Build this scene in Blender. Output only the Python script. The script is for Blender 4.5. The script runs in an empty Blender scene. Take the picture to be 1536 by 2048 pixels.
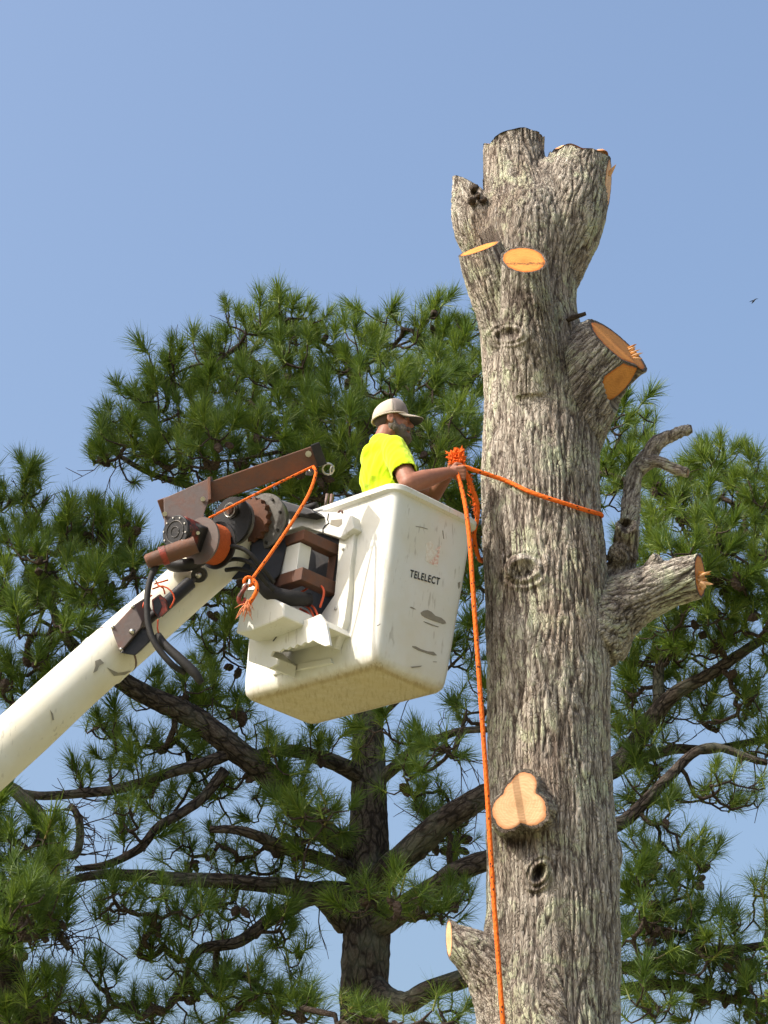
import bpy, bmesh, math, random
import numpy as np
from mathutils import Vector, Matrix

random.seed(7)
RNG = np.random.default_rng(11)
S = bpy.context.scene
COL = S.collection

# ------------------------------------------------------------------ camera, sky, sun, exposure
FPX = 5070.0                                  # focal length in pixels of the 1536 x 2048 photograph
PITCH = math.radians(25.0)
CAM = np.array([0.0, 0.0, 1.6])
FWD = np.array([0.0, math.cos(PITCH), math.sin(PITCH)])
UPV = np.array([0.0, -math.sin(PITCH), math.cos(PITCH)])
RGT = np.array([1.0, 0.0, 0.0])

cd = bpy.data.cameras.new("camera")
cd.sensor_fit = 'VERTICAL'
cd.sensor_height = 24.0
cd.lens = 24.0 * FPX / 2048.0
cd.clip_start = 0.05
cd.clip_end = 6000.0
cam = bpy.data.objects.new("camera", cd)
cam.location = CAM
cam.rotation_euler = (math.radians(90) + PITCH, 0, 0)
COL.objects.link(cam)
S.camera = cam

SUN_EL = math.radians(46.0)
SUN_H = np.array([-0.90, -0.44])              # horizontal direction towards the sun
SUN_H = SUN_H / np.linalg.norm(SUN_H)
SUN_DIR = np.array([SUN_H[0] * math.cos(SUN_EL), SUN_H[1] * math.cos(SUN_EL), math.sin(SUN_EL)])

world = bpy.data.worlds.new("World")
S.world = world
world.use_nodes = True
wn = world.node_tree
wn.nodes.clear()
sky = wn.nodes.new('ShaderNodeTexSky')
sky.sky_type = 'NISHITA'
sky.sun_disc = False
sky.sun_elevation = SUN_EL
sky.sun_rotation = math.atan2(SUN_H[0], SUN_H[1])
sky.altitude = 100.0
sky.air_density = 1.3
sky.dust_density = 8.0
sky.ozone_density = 4.0
bg = wn.nodes.new('ShaderNodeBackground')
bg.inputs['Strength'].default_value = 0.15
wo = wn.nodes.new('ShaderNodeOutputWorld')
wn.links.new(sky.outputs[0], bg.inputs['Color'])
wn.links.new(bg.outputs[0], wo.inputs['Surface'])

sl = bpy.data.lights.new("sun", 'SUN')
sl.energy = 3.2
sl.angle = math.radians(0.53)
sl.color = (1.0, 0.94, 0.84)
so = bpy.data.objects.new("sun", sl)
so.rotation_euler = Vector(SUN_DIR).to_track_quat('Z', 'Y').to_euler()
so.location = (-20, -15, 30)
COL.objects.link(so)

S.view_settings.view_transform = 'Standard'
S.view_settings.look = 'None'
S.view_settings.exposure = 0.78
S.view_settings.gamma = 1.0
S.view_settings.use_curve_mapping = False
S.render.engine = 'CYCLES'
S.cycles.max_bounces = 6
S.cycles.transparent_max_bounces = 6
S.cycles.use_denoising = True
S.cycles.denoiser = 'OPENIMAGEDENOISE'
S.cycles.denoising_input_passes = 'RGB_ALBEDO_NORMAL'

# ------------------------------------------------------------------ geometry helpers
def V(*a): return np.array(a, float)
def nrm(v):
    v = np.asarray(v, float); return v / (np.linalg.norm(v) + 1e-12)
def W(px, py, Y):
    """point of the place seen at that direction, Y metres out"""
    d = FWD + (px - 768) / FPX * RGT + (1024 - py) / FPX * UPV
    return CAM + d * (Y / d[1])
def MPP(p):
    """metres per photograph pixel at a point"""
    return float((p - CAM) @ FWD) / FPX
def C3(a, b, c):
    """direction given as right, up, towards the viewer"""
    return nrm(a * RGT + b * UPV - c * FWD)

def frames(P):
    P = np.asarray(P, float); n = len(P)
    T = np.gradient(P, axis=0); T /= np.linalg.norm(T, axis=1)[:, None] + 1e-12
    a = np.array([0, 0, 1.0]) if abs(T[0][2]) < .9 else np.array([1.0, 0, 0])
    U = np.zeros_like(P); u = nrm(np.cross(T[0], a)); U[0] = u
    for i in range(1, n):
        u = nrm(u - T[i] * (u @ T[i])); U[i] = u
    return T, U, np.cross(T, U)

def spline(P, R, step):
    """Catmull-Rom through the points, resampled about every step metres"""
    P = np.asarray(P, float); R = np.asarray(R, float)
    if len(P) < 2: return P, R
    Q = np.vstack([2 * P[0] - P[1], P, 2 * P[-1] - P[-2]])
    out, ro = [], []
    for i in range(len(P) - 1):
        p0, p1, p2, p3 = Q[i:i + 4]
        k = max(2, int(np.linalg.norm(p2 - p1) / step))
        for j in range(k):
            t = j / k
            out.append(.5 * ((2 * p1) + (p2 - p0) * t + (2 * p0 - 5 * p1 + 4 * p2 - p3) * t * t + (3 * p1 - p0 - 3 * p2 + p3) * t ** 3))
            ro.append(R[i] * (1 - t) + R[i + 1] * t)
    out.append(P[-1]); ro.append(R[-1])
    return np.array(out), np.array(ro)

class MB:
    def __init__(s): s.v = []; s.f = []; s.tc = []
    def add(s, vs, fs, tc=None):
        o = len(s.v)
        s.v.extend([tuple(map(float, x)) for x in vs])
        s.f.extend([tuple(i + o for i in f) for f in fs])
        s.tc.extend([tuple(map(float, x)) for x in (tc if tc is not None else vs)])
        return s
    def tube(s, P, R, n=12, cap=True, noise=0, seed=0):
        P = np.asarray(P, float); m = len(P)
        R = np.full(m, float(R)) if np.isscalar(R) else np.asarray(R, float)
        T, U, B = frames(P)
        L = np.concatenate([[0], np.cumsum(np.linalg.norm(np.diff(P, axis=0), axis=1))])
        an = np.arange(n) * 2 * math.pi / n
        ca, sa = np.cos(an), np.sin(an)
        rr = np.repeat(R[:, None], n, 1)
        if noise:
            q = np.stack([np.outer(R, ca), np.outer(R, sa), np.repeat(L[:, None], n, 1)], -1).reshape(-1, 3)
            rr = rr * (1 + noise * (pnoise(q * 18 + seed * 7.3) + .6 * pnoise(q * 45 + seed)).reshape(m, n))
        vs = P[:, None, :] + rr[..., None] * (ca[None, :, None] * U[:, None, :] + sa[None, :, None] * B[:, None, :])
        tc = np.stack([np.outer(R, ca), np.outer(R, sa), np.repeat(L[:, None], n, 1)], -1)
        fs = []
        for i in range(m - 1):
            a, b = i * n, (i + 1) * n
            for j in range(n):
                k = (j + 1) % n
                fs.append((a + j, a + k, b + k, b + j))
        if cap:
            fs.append(tuple(range(n - 1, -1, -1))); fs.append(tuple(range((m - 1) * n, m * n)))
        return s.add(vs.reshape(-1, 3), fs, tc.reshape(-1, 3))
    def capsule(s, p0, r0, p1, r1, n=14):
        p0 = np.asarray(p0, float); p1 = np.asarray(p1, float); a = nrm(p1 - p0)
        P, R = [], []
        for t in (-1, -.9, -.7, -.4, 0): P.append(p0 + a * r0 * t); R.append(r0 * math.sqrt(max(1 - t * t, .02)))
        for t in (0, .4, .7, .9, 1): P.append(p1 + a * r1 * t); R.append(r1 * math.sqrt(max(1 - t * t, .02)))
        return s.tube(P, R, n)
    def ball(s, c, ax, ay, az, n=16, m=10):
        """ellipsoid with half-axis vectors"""
        vs, fs = [], []
        for i in range(1, m):
            th = math.pi * i / m
            for j in range(n):
                ph = 2 * math.pi * j / n
                vs.append(c + ax * (math.sin(th) * math.cos(ph)) + ay * (math.sin(th) * math.sin(ph)) + az * math.cos(th))
        t = len(vs); vs.append(c + az); vs.append(c - az)
        for i in range(m - 2):
            for j in range(n):
                k = (j + 1) % n
                fs.append((i * n + j, (i + 1) * n + j, (i + 1) * n + k, i * n + k))
        for j in range(n):
            k = (j + 1) % n
            fs.append((t, j, k)); fs.append((t + 1, (m - 2) * n + k, (m - 2) * n + j))
        return s.add(vs, fs)
    def box(s, c, ax, ay, az):
        c, ax, ay, az = (np.asarray(q, float) for q in (c, ax, ay, az))
        if np.dot(np.cross(ax, ay), az) < 0: ax = -ax
        vs = [c + ax * i + ay * j + az * k for k in (-1, 1) for j in (-1, 1) for i in (-1, 1)]
        return s.add(vs, [(0, 2, 3, 1), (4, 5, 7, 6), (0, 1, 5, 4), (2, 6, 7, 3), (0, 4, 6, 2), (1, 3, 7, 5)])
    def beam(s, p0, p1, w, h, up=(0, 0, 1)):
        p0, p1 = np.asarray(p0, float), np.asarray(p1, float)
        a = p1 - p0; L = np.linalg.norm(a); a = a / L
        sd = nrm(np.cross(a, up)); u = np.cross(sd, a)
        return s.box((p0 + p1) / 2, a * L / 2, sd * w / 2, u * h / 2)
    def prism(s, poly, off):
        """polygon (list of points) extruded by the vector off"""
        poly = [np.asarray(p, float) for p in poly]; n = len(poly); off = np.asarray(off, float)
        c = sum(poly) / n; nn = np.zeros(3)
        for i in range(n): nn += np.cross(poly[i] - c, poly[(i + 1) % n] - c)
        if nn @ off > 0: poly = poly[::-1]
        vs = poly + [p + off for p in poly]
        fs = [tuple(range(n)), tuple(range(2 * n - 1, n - 1, -1))]
        fs += [(i, i + n, (i + 1) % n + n, (i + 1) % n) for i in range(n)]
        return s.add(vs, fs)
    def cyl(s, p0, p1, r, n=24, r1=None):
        return s.tube([p0, p1], [r, r if r1 is None else r1], n)
    def torus(s, c, u, v, R, r, n=24, m=8, arc=2 * math.pi):
        P = [np.asarray(c) + R * (math.cos(t) * u + math.sin(t) * v) for t in np.linspace(0, arc, n)]
        return s.tube(P, r, m)
    def build(s, name, mat, parent=None, smooth=True, bevel=0, tc=False, angle=None):
        me = bpy.data.meshes.new(name)
        me.from_pydata(s.v, [], s.f)
        if tc:
            a = me.attributes.new("tc", 'FLOAT_VECTOR', 'POINT')
            a.data.foreach_set("vector", np.array(s.tc, np.float32).ravel())
        return finish(name, me, mat, parent, smooth, bevel, angle)

def finish(name, me, mat, parent=None, smooth=True, bevel=0, angle=None):
    me.materials.append(mat)
    if smooth: me.polygons.foreach_set("use_smooth", [True] * len(me.polygons))
    if angle is not None: me.set_sharp_from_angle(angle=math.radians(angle))
    me.update()
    o = bpy.data.objects.new(name, me)
    COL.objects.link(o)
    if bevel:
        b = o.modifiers.new("bevel", 'BEVEL'); b.width = bevel; b.segments = 2; b.limit_method = 'ANGLE'
        b.angle_limit = math.radians(35)
    if parent is not None: adopt(o, parent)
    return o
def adopt(o, parent):
    o.parent = parent
    if parent.type == 'EMPTY': o.matrix_parent_inverse = Matrix.Translation(-parent.location)
    return o
def np_mesh(name, v, f, mat, parent=None, smooth=True, attrs=None, angle=None):
    """v (n,3), f list of int arrays sharing one width or a list of tuples"""
    me = bpy.data.meshes.new(name)
    f = np.asarray(f); k = f.shape[1]
    me.vertices.add(len(v)); me.vertices.foreach_set("co", np.asarray(v, np.float32).ravel())
    me.loops.add(f.size); me.loops.foreach_set("vertex_index", f.astype(np.int32).ravel())
    me.polygons.add(len(f)); me.polygons.foreach_set("loop_start", np.arange(0, f.size, k, dtype=np.int32))
    me.update(calc_edges=True); me.validate()
    for kk, a in (attrs or {}).items():
        a = np.asarray(a, np.float32)
        if a.ndim == 1: me.attributes.new(kk, 'FLOAT', 'POINT').data.foreach_set("value", a)
        else: me.attributes.new(kk, 'FLOAT_VECTOR', 'POINT').data.foreach_set("vector", a.ravel())
    return finish(name, me, mat, parent, smooth, 0, angle)
def thing(name, loc, label, cat, group=None):
    e = bpy.data.objects.new(name, None); e.empty_display_size = .2
    e.location = [float(x) for x in loc]; COL.objects.link(e)
    return tag(e, label, cat, group)
def tag(o, label=None, cat=None, group=None, kind=None):
    for k, q in (("label", label), ("category", cat), ("group", group), ("kind", kind)):
        if q: o[k] = q
    return o

def remesh(mb, voxel, iters=0, keep=None):
    """union of closed shapes as one continuous surface: (verts, quads)"""
    me = bpy.data.meshes.new("tmp"); me.from_pydata(mb.v, [], mb.f)
    o = bpy.data.objects.new("tmp", me); COL.objects.link(o)
    r = o.modifiers.new("r", 'REMESH'); r.mode = 'VOXEL'; r.voxel_size = voxel; r.adaptivity = 0
    dg = bpy.context.evaluated_depsgraph_get(); ev = o.evaluated_get(dg); m = ev.to_mesh()
    v = np.empty(len(m.vertices) * 3, np.float32); m.vertices.foreach_get("co", v); v = v.reshape(-1, 3).astype(float)
    f = np.empty(len(m.loops), np.int32); m.loops.foreach_get("vertex_index", f)
    f = f.reshape(-1, 4)
    ev.to_mesh_clear(); bpy.data.objects.remove(o); bpy.data.meshes.remove(me)
    return laplace(v, f, iters), f
def laplace(v, f, iters):
    e = np.vstack([f[:, [0, 1]], f[:, [1, 2]], f[:, [2, 3]], f[:, [3, 0]]])
    a = np.concatenate([e[:, 0], e[:, 1]]); b = np.concatenate([e[:, 1], e[:, 0]])
    c = np.bincount(a, minlength=len(v))[:, None] + 1e-9
    for _ in range(iters):
        s = np.stack([np.bincount(a, weights=v[b, k], minlength=len(v)) for k in range(3)], -1)
        v = v * .4 + .6 * s / c
    return v
def vnormals(v, f):
    n = np.cross(v[f[:, 2]] - v[f[:, 0]], v[f[:, 3]] - v[f[:, 1]])
    out = np.zeros_like(v)
    for k in range(4):
        for j in range(3): out[:, j] += np.bincount(f[:, k], weights=n[:, j], minlength=len(v))
    return out / (np.linalg.norm(out, axis=1)[:, None] + 1e-12)

_perm = RNG.permutation(512).astype(np.int64)
_grad = RNG.normal(size=(512, 3)); _grad /= np.linalg.norm(_grad, axis=1)[:, None]
def pnoise(p):
    """gradient noise, about -0.7 .. 0.7"""
    i = np.floor(p).astype(np.int64); f = p - i
    u = f * f * f * (f * (f * 6 - 15) + 10)
    i &= 511
    def g(a, b, c):
        h = _perm[(_perm[(_perm[(i[:, 0] + a) & 511] + i[:, 1] + b) & 511] + i[:, 2] + c) & 511]
        return (_grad[h] * (f - np.array([a, b, c]))).sum(1)
    def l(a, b, t): return a + (b - a) * t
    x0 = l(l(g(0, 0, 0), g(1, 0, 0), u[:, 0]), l(g(0, 1, 0), g(1, 1, 0), u[:, 0]), u[:, 1])
    x1 = l(l(g(0, 0, 1), g(1, 0, 1), u[:, 0]), l(g(0, 1, 1), g(1, 1, 1), u[:, 0]), u[:, 1])
    return l(x0, x1, u[:, 2])

# ------------------------------------------------------------------ materials
class NT:
    def __init__(s, name):
        s.m = bpy.data.materials.new(name); s.m.use_nodes = True
        s.t = s.m.node_tree; s.b = s.t.nodes["Principled BSDF"]
        s.out = s.t.nodes["Material Output"]
    def n(s, typ, **kw):
        x = s.t.nodes.new('ShaderNode' + typ)
        for k, v in kw.items():
            if k in x.inputs.keys(): s.put(x.inputs[k], v)
            else: setattr(x, k, v)
        return x
    def put(s, sock, v):
        if hasattr(v, 'is_output'): s.t.links.new(v, sock)
        elif hasattr(v, 'outputs'): s.t.links.new(v.outputs[0], sock)
        else: sock.default_value = v if not (isinstance(v, tuple) and len(v) == 3 and sock.type == 'RGBA') else (*v, 1)
    def pos(s): return s.n('NewGeometry').outputs['Position']
    def attr(s, name, out='Vector'): return s.n('Attribute', attribute_name=name).outputs[out]
    def mapped(s, vec, scale, loc=(0, 0, 0), rot=(0, 0, 0)):
        return s.n('Mapping', Vector=vec, Scale=scale, Location=loc, Rotation=rot).outputs[0]
    def noise(s, vec, scale, detail=4, rough=.55, dist=0):
        return s.n('TexNoise', Vector=vec, Scale=scale, Detail=detail, Roughness=rough, Distortion=dist).outputs[0]
    def ramp(s, fac, stops):
        r = s.n('ValToRGB', Fac=fac); e = r.color_ramp.elements
        while len(e) > 1: e.remove(e[0])
        e[0].position = stops[0][0]
        for p, c in stops[1:]: e.new(p)
        for i, (p, c) in enumerate(stops):
            e[i].color = (*c, 1) if isinstance(c, tuple) else (c, c, c, 1)
        return r.outputs[0]
    def mix(s, fac, a, b, mode='MIX'):
        x = s.n('MixRGB', blend_type=mode); s.put(x.inputs[0], fac); s.put(x.inputs[1], a); s.put(x.inputs[2], b)
        return x.outputs[0]
    def math(s, op, a, b=0.0):
        x = s.n('Math', operation=op); s.put(x.inputs[0], a); s.put(x.inputs[1], b); return x.outputs[0]
    def bump(s, h, dist, strength=1.0):
        return s.n('Bump', Height=h, Distance=dist, Strength=strength).outputs[0]
    def done(s, col, rough=.8, normal=None, metal=0, spec=.3):
        s.put(s.b.inputs['Base Color'], col); s.put(s.b.inputs['Roughness'], rough); s.put(s.b.inputs['Metallic'], metal)
        s.put(s.b.inputs['Specular IOR Level'], spec)
        if normal is not None: s.put(s.b.inputs['Normal'], normal)
        return s.m

def worn(name, col, dark, rough=.6, scale=9, metal=0, bump=.002, amount=(.45, .7), spec=.4):
    """painted or bare metal with blotches of a second colour"""
    t = NT(name); p = t.pos()
    a = t.noise(p, scale, 8, .65); b = t.noise(p, scale * 6, 5, .6)
    k = t.ramp(t.math('ADD', t.math('MULTIPLY', a, .75), t.math('MULTIPLY', b, .25)), [(amount[0], 0.0), (amount[1], 1.0)])
    c = t.mix(k, col, dark)
    c = t.mix(t.math('MULTIPLY', b, .35), c, (.5, .5, .5), 'MULTIPLY')
    return t.done(c, t.math('ADD', t.math('MULTIPLY', b, .25), rough - .12), t.bump(b, bump, .6), metal, spec)
def plain(name, col, rough=.6, metal=0, spec=.3, bump=0, scale=40):
    t = NT(name); p = t.pos(); b = t.noise(p, scale, 5, .6)
    c = t.mix(t.ramp(b, [(.3, 0.0), (.7, .5)]), col, tuple(x * .6 for x in col))
    return t.done(c, rough, t.bump(b, bump, .5) if bump else None, metal, spec)

def m_oak():
    t = NT("oak_bark"); g = t.attr("gc"); p = t.pos(); h = t.attr("bark", 'Fac')
    fine = t.noise(g, 60, 6, .65, .3); mid = t.noise(g, 20, 5, .6, .4)
    gp = t.attr("gp"); gw = t.mix(.12, gp, t.n('TexNoise', Vector=gp, Scale=14.0).outputs[1], 'LINEAR_LIGHT')
    vo = t.n('TexVoronoi', Vector=gw, Scale=46.0, feature='DISTANCE_TO_EDGE').outputs[0]
    crk = t.ramp(vo, [(.0, 0.0), (.13, 1.0)])
    grit = t.noise(gp, 150, 4, .7)
    hh = t.math('ADD', t.math('MULTIPLY', h, .62), t.math('MULTIPLY', fine, .30))
    hh = t.math('ADD', hh, t.math('MULTIPLY', t.math('SUBTRACT', grit, .45), .38))
    hh = t.math('MULTIPLY', hh, t.math('ADD', t.math('MULTIPLY', crk, .22), .76))
    c = t.ramp(hh, [(.12, (.052, .040, .033)), (.27, (.130, .104, .085)), (.38, (.235, .198, .163)), (.50, (.335, .290, .240)), (.64, (.49, .438, .368))])
    big = t.noise(p, 1.7, 4, .6)
    c = t.mix(t.ramp(big, [(.45, 0.0), (.68, .65)]), c, t.mix(.5, c, (.16, .13, .11)))
    # pale green-grey lichen on the plates
    lm = t.math('MULTIPLY', t.ramp(t.noise(p, 5.5, 5, .7, .6), [(.50, 0.0), (.62, 1.0)]), t.ramp(hh, [(.30, 0.0), (.46, 1.0)]))
    c = t.mix(t.math('MULTIPLY', lm, .75), c, t.mix(fine, (.33, .36, .22), (.60, .61, .43)))
    red = t.ramp(t.noise(t.mapped(p, (1, 1, .35)), 3.3, 4, .6), [(.50, 0.0), (.66, .55)])
    c = t.mix(red, c, t.mix(1.0, c, (.86, .72, .63), 'MULTIPLY'))
    stn = t.math('MULTIPLY', t.attr("stain_shade", 'Fac'), t.ramp(t.noise(p, 9, 5, .65), [(.30, .35), (.58, 1.0)]))  # damp stains together with painted shade below the stubs
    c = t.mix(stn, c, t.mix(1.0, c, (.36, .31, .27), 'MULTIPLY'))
    spots = t.ramp(t.noise(g, 95, 3, .6), [(.62, 0.0), (.70, 1.0)])
    c = t.mix(t.math('MULTIPLY', spots, .5), c, (.60, .56, .50))
    bh = t.math('ADD', t.math('MULTIPLY', fine, .4), t.math('MULTIPLY', mid, .2))
    bh = t.math('ADD', bh, t.math('ADD', t.math('MULTIPLY', crk, .35), t.math('MULTIPLY', grit, .2)))
    return t.done(c, .93, t.bump(bh, .016, 1.0), 0, .15)
def m_pinebark():
    t = NT("pine_bark"); g = t.attr("tc"); q = t.mapped(g, (1, 1, .45))
    vo = t.n('TexVoronoi', Vector=t.mix(.06, q, t.n('TexNoise', Vector=q, Scale=9.0).outputs[1], 'LINEAR_LIGHT'), Scale=15.0, feature='DISTANCE_TO_EDGE').outputs[0]
    cr = t.ramp(vo, [(.0, 0.0), (.16, 1.0)])
    fine = t.noise(q, 70, 6, .65)
    c = t.mix(cr, (.020, .016, .014), t.ramp(fine, [(.3, (.036, .027, .022)), (.5, (.072, .056, .046)), (.72, (.15, .125, .10))]))
    c = t.mix(t.ramp(t.noise(t.pos(), 3.0, 4, .6), [(.5, 0.0), (.68, .5)]), c, (.16, .17, .125))
    return t.done(c, .95, t.bump(t.math('ADD', t.math('MULTIPLY', cr, .6), t.math('MULTIPLY', fine, .4)), .02, .9), 0, .1)
def m_twig():
    t = NT("pine_twig_bark"); g = t.attr("tc")
    f = t.noise(g, 55, 5, .65)
    c = t.ramp(f, [(.3, (.020, .015, .012)), (.5, (.050, .037, .029)), (.7, (.12, .094, .073))])
    return t.done(c, .95, t.bump(f, .006, .8), 0, .1)
def m_needle(name, hue):
    t = NT(name); r = t.attr("tint", 'Fac'); oi = t.n('ObjectInfo').outputs['Random']
    k = t.math('ADD', t.math('MULTIPLY', r, .62), t.math('MULTIPLY', oi, .38))
    c = t.ramp(k, [(.0, tuple(x * .62 for x in hue[0])), (.55, hue[0]), (.90, hue[1]), (1.0, (.23, .17, .06))])
    d = t.n('BsdfDiffuse', Color=c); tr = t.n('BsdfTranslucent', Color=t.mix(.5, c, (.22, .30, .03)))
    gl = t.n('BsdfGlossy', Color=(1, 1, 1, 1), Roughness=.5)
    m1 = t.n('MixShader'); t.put(m1.inputs[0], .36); t.put(m1.inputs[1], d); t.put(m1.inputs[2], tr)
    m2 = t.n('MixShader'); t.put(m2.inputs[0], .025); t.put(m2.inputs[1], m1); t.put(m2.inputs[2], gl)
    t.t.links.new(m2.outputs[0], t.out.inputs['Surface'])
    return t.m
def m_wood(name, pale, deep, rim, rot=False):
    t = NT(name); g = t.attr("tc"); gp = t.attr("rad", 'Fac')
    warp = t.noise(g, 9, 3, .6); le = t.n('VectorMath', operation='LENGTH'); t.put(le.inputs[0], g)
    ring = t.math('SINE', t.math('ADD', t.math('MULTIPLY', le.outputs['Value'], 420.0), t.math('MULTIPLY', warp, 26.0)))
    fine = t.noise(g, 120, 5, .7); blot = t.noise(g, 14, 5, .6)
    c = t.mix(t.math('ADD', t.math('MULTIPLY', ring, .20), .22), pale, deep)
    c = t.mix(t.ramp(t.math('ADD', le.outputs['Value'], t.math('MULTIPLY', warp, .05)), [(.030, .55), (.085, 0.0)]), c, tuple(x * .8 for x in deep))
    gp = t.math('ADD', gp, t.math('MULTIPLY', t.math('SUBTRACT', warp, .5), .10))
    c = t.mix(t.ramp(gp, [(.78, 0.0), (.86, .35), (.93, .9), (1.0, 1.0)]), c, rim)
    if rot:                                        # a decayed seam across the lower part
        yy = t.n('SeparateXYZ', Vector=g).outputs[1]
        dd = t.math('ABSOLUTE', t.math('SUBTRACT', t.math('ADD', yy, t.math('MULTIPLY', t.math('SUBTRACT', t.noise(g, 22, 3, .6), .5), .09)), .035))
        k = t.math('MULTIPLY', t.ramp(dd, [(.004, 1.0), (.016, 0.0)]), t.ramp(t.noise(g, 60, 4, .7), [(.38, .2), (.55, 1.0)]))
        c = t.mix(k, c, (.10, .045, .02))
    saw = t.noise(t.mapped(g, (20, 110, 60), rot=(0, 0, .5)), 1.0, 3, .6)
    c = t.mix(t.ramp(saw, [(.36, .30), (.52, 0.0)]), c, tuple(x * .6 for x in deep))
    return t.done(c, .75, t.bump(t.math('ADD', saw, t.math('MULTIPLY', fine, .5)), .003, .6), 0, .2)
def m_rope():
    t = NT("orange_rope"); g = t.attr("tc")
    # helical strands and dark tracer flecks
    sx = t.n('SeparateXYZ', Vector=g); an = t.n('Math', operation='ARCTAN2'); t.put(an.inputs[0], sx.outputs[1]); t.put(an.inputs[1], sx.outputs[0])
    st = t.math('SINE', t.math('ADD', t.math('MULTIPLY', an.outputs[0], 3.0), t.math('MULTIPLY', sx.outputs[2], 170.0)))
    s2 = t.math('SINE', t.math('SUBTRACT', t.math('MULTIPLY', an.outputs[0], 3.0), t.math('MULTIPLY', sx.outputs[2], 170.0)))
    h = t.math('MAXIMUM', st, s2)
    vo = t.n('TexVoronoi', Vector=t.mapped(g, (1, 1, .55)), Scale=52.0).outputs[0]
    fl = t.ramp(vo, [(.17, 1.0), (.24, 0.0)])
    c = t.mix(t.math('MULTIPLY', t.noise(g, 90, 4, .6), .7), (.80, .15, .014), (.48, .085, .012))
    c = t.mix(fl, c, (.03, .018, .015))
    return t.done(c, .8, t.bump(h, .0018, .5), 0, .2)
def m_fibreglass(name, col, dirt, stain_shade):
    t = NT(name); p = t.pos()
    a = t.noise(p, 3.5, 6, .6); b = t.noise(t.mapped(p, (1, 1, .25), rot=(.1, .12, 0)), 22, 6, .7); f = t.noise(p, 70, 4, .6)
    c = t.mix(t.ramp(a, [(.40, 0.0), (.70, .60)]), col, tuple(x * y for x, y in zip(col, (.90, .84, .68))))
    scr = t.noise(t.mapped(p, (60, 60, 7), rot=(.9, .5, .3)), 1.0, 2, .5)
    sm = t.math('MULTIPLY', t.ramp(scr, [(.60, 0.0), (.66, 1.0)]), t.ramp(t.noise(p, 6, 3, .6), [(.50, 0.0), (.62, 1.0)]))
    c = t.mix(t.math('MULTIPLY', sm, .55), c, (.34, .30, .24))
    dk = t.attr("dirt", 'Fac')
    k = t.ramp(t.math('ADD', t.math('MULTIPLY', b, .55), t.math('MULTIPLY', dk, .75)), [(.44, 0.0), (.82, .9)])
    c = t.mix(t.math('MULTIPLY', k, dirt), c, stain_shade)
    sc2 = t.noise(t.mapped(p, (70, 9, 60), rot=(0, 0, -.55)), 1.0, 6, .7)
    c = t.mix(t.ramp(t.math('ADD', sc2, t.math('MULTIPLY', dk, .55)), [(.80, 0.0), (.97, .85)]), c, (.17, .12, .07))
    c = t.mix(t.math('MULTIPLY', t.attr("tan", 'Fac'), t.math('ADD', t.math('MULTIPLY', a, .5), .40)), c, (.50, .40, .19))
    spk = t.ramp(t.noise(p, 130, 3, .6), [(.66, 0.0), (.72, .5)])
    c = t.mix(t.math('MULTIPLY', spk, t.ramp(t.noise(p, 2.6, 3, .6), [(.45, 0.0), (.65, 1.0)])), c, (.25, .20, .13))
    return t.done(c, t.math('ADD', t.math('MULTIPLY', f, .2), .42), t.bump(t.math('ADD', t.math('MULTIPLY', a, .3), t.math('MULTIPLY', f, .08)), .006, .5), 0, .3)

M = {}
M['oak'] = m_oak()
M['pine'] = m_pinebark()
M['twig'] = m_twig()
M['needle'] = m_needle("pine_needles", ((.062, .120, .014), (.180, .235, .026)))
M['needle2'] = m_needle("pine_needles_blue", ((.042, .085, .024), (.085, .135, .030)))
M['cone'] = plain("pine_cone_scales", (.052, .034, .024), .9, bump=.01, scale=60)
M['wood'] = m_wood("fresh_cut_wood", (.82, .50, .28), (.64, .34, .16), (.55, .22, .09))
M['wood_orange'] = m_wood("orange_cut_wood", (.64, .265, .060), (.46, .165, .032), (.45, .12, .02))
M['wood_rot'] = m_wood("orange_cut_wood_with_rot", (.64, .265, .060), (.46, .165, .032), (.45, .12, .02), True)
M['wood_old'] = m_wood("greyed_cut_wood", (.40, .27, .17), (.26, .16, .09), (.12, .08, .05))
M['rope'] = m_rope()
M['fuzz'] = plain("frayed_orange_fibre", (.92, .17, .02), .9, scale=80)
M['white'] = m_fibreglass("white_fibreglass", (.66, .655, .615), .9, (.30, .22, .12))
M['boom'] = m_fibreglass("cream_boom_paint", (.66, .63, .53), .75, (.35, .27, .15))
M['rust'] = worn("rusty_brown_steel", (.115, .062, .045), (.20, .075, .035), .7, 11, .25, .003, (.42, .72))
M['rustplate'] = worn("greyed_rusty_plate", (.135, .105, .095), (.20, .085, .055), .6, 8, .35, .002, (.46, .75))
M['black'] = worn("black_greasy_steel", (.016, .015, .016), (.05, .04, .034), .5, 10, .2, .002, (.5, .8))
M['steel'] = worn("grimy_dark_steel", (.06, .055, .052), (.16, .13, .11), .45, 9, .5, .002, (.5, .75))
M['redpaint'] = worn("chipped_red_paint", (.30, .045, .025), (.05, .03, .026), .6, 14, 0, .003, (.44, .58))
M['rubber'] = plain("black_rubber", (.022, .020, .019), .7, bump=.004)
M['silver'] = plain("zinc_plated_steel", (.55, .52, .46), .35, .9)
M['redwire'] = plain("orange_red_wire", (.62, .09, .03), .5)
M['shaded_rope'] = plain("shaded_wound_rope", (.42, .085, .02), .85, bump=.004, scale=70)  # orange darkened in the colour itself, for the shade on the drum
M['disc'] = worn("worn_grey_steel", (.17, .16, .145), (.05, .04, .035), .5, 16, .3, .002, (.48, .7))
M['letters'] = plain("black_lettering", (.014, .014, .016), .6)
M['decal'] = None
M['patch'] = plain("grey_repair_resin", (.27, .245, .195), .85, bump=.003)

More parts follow.
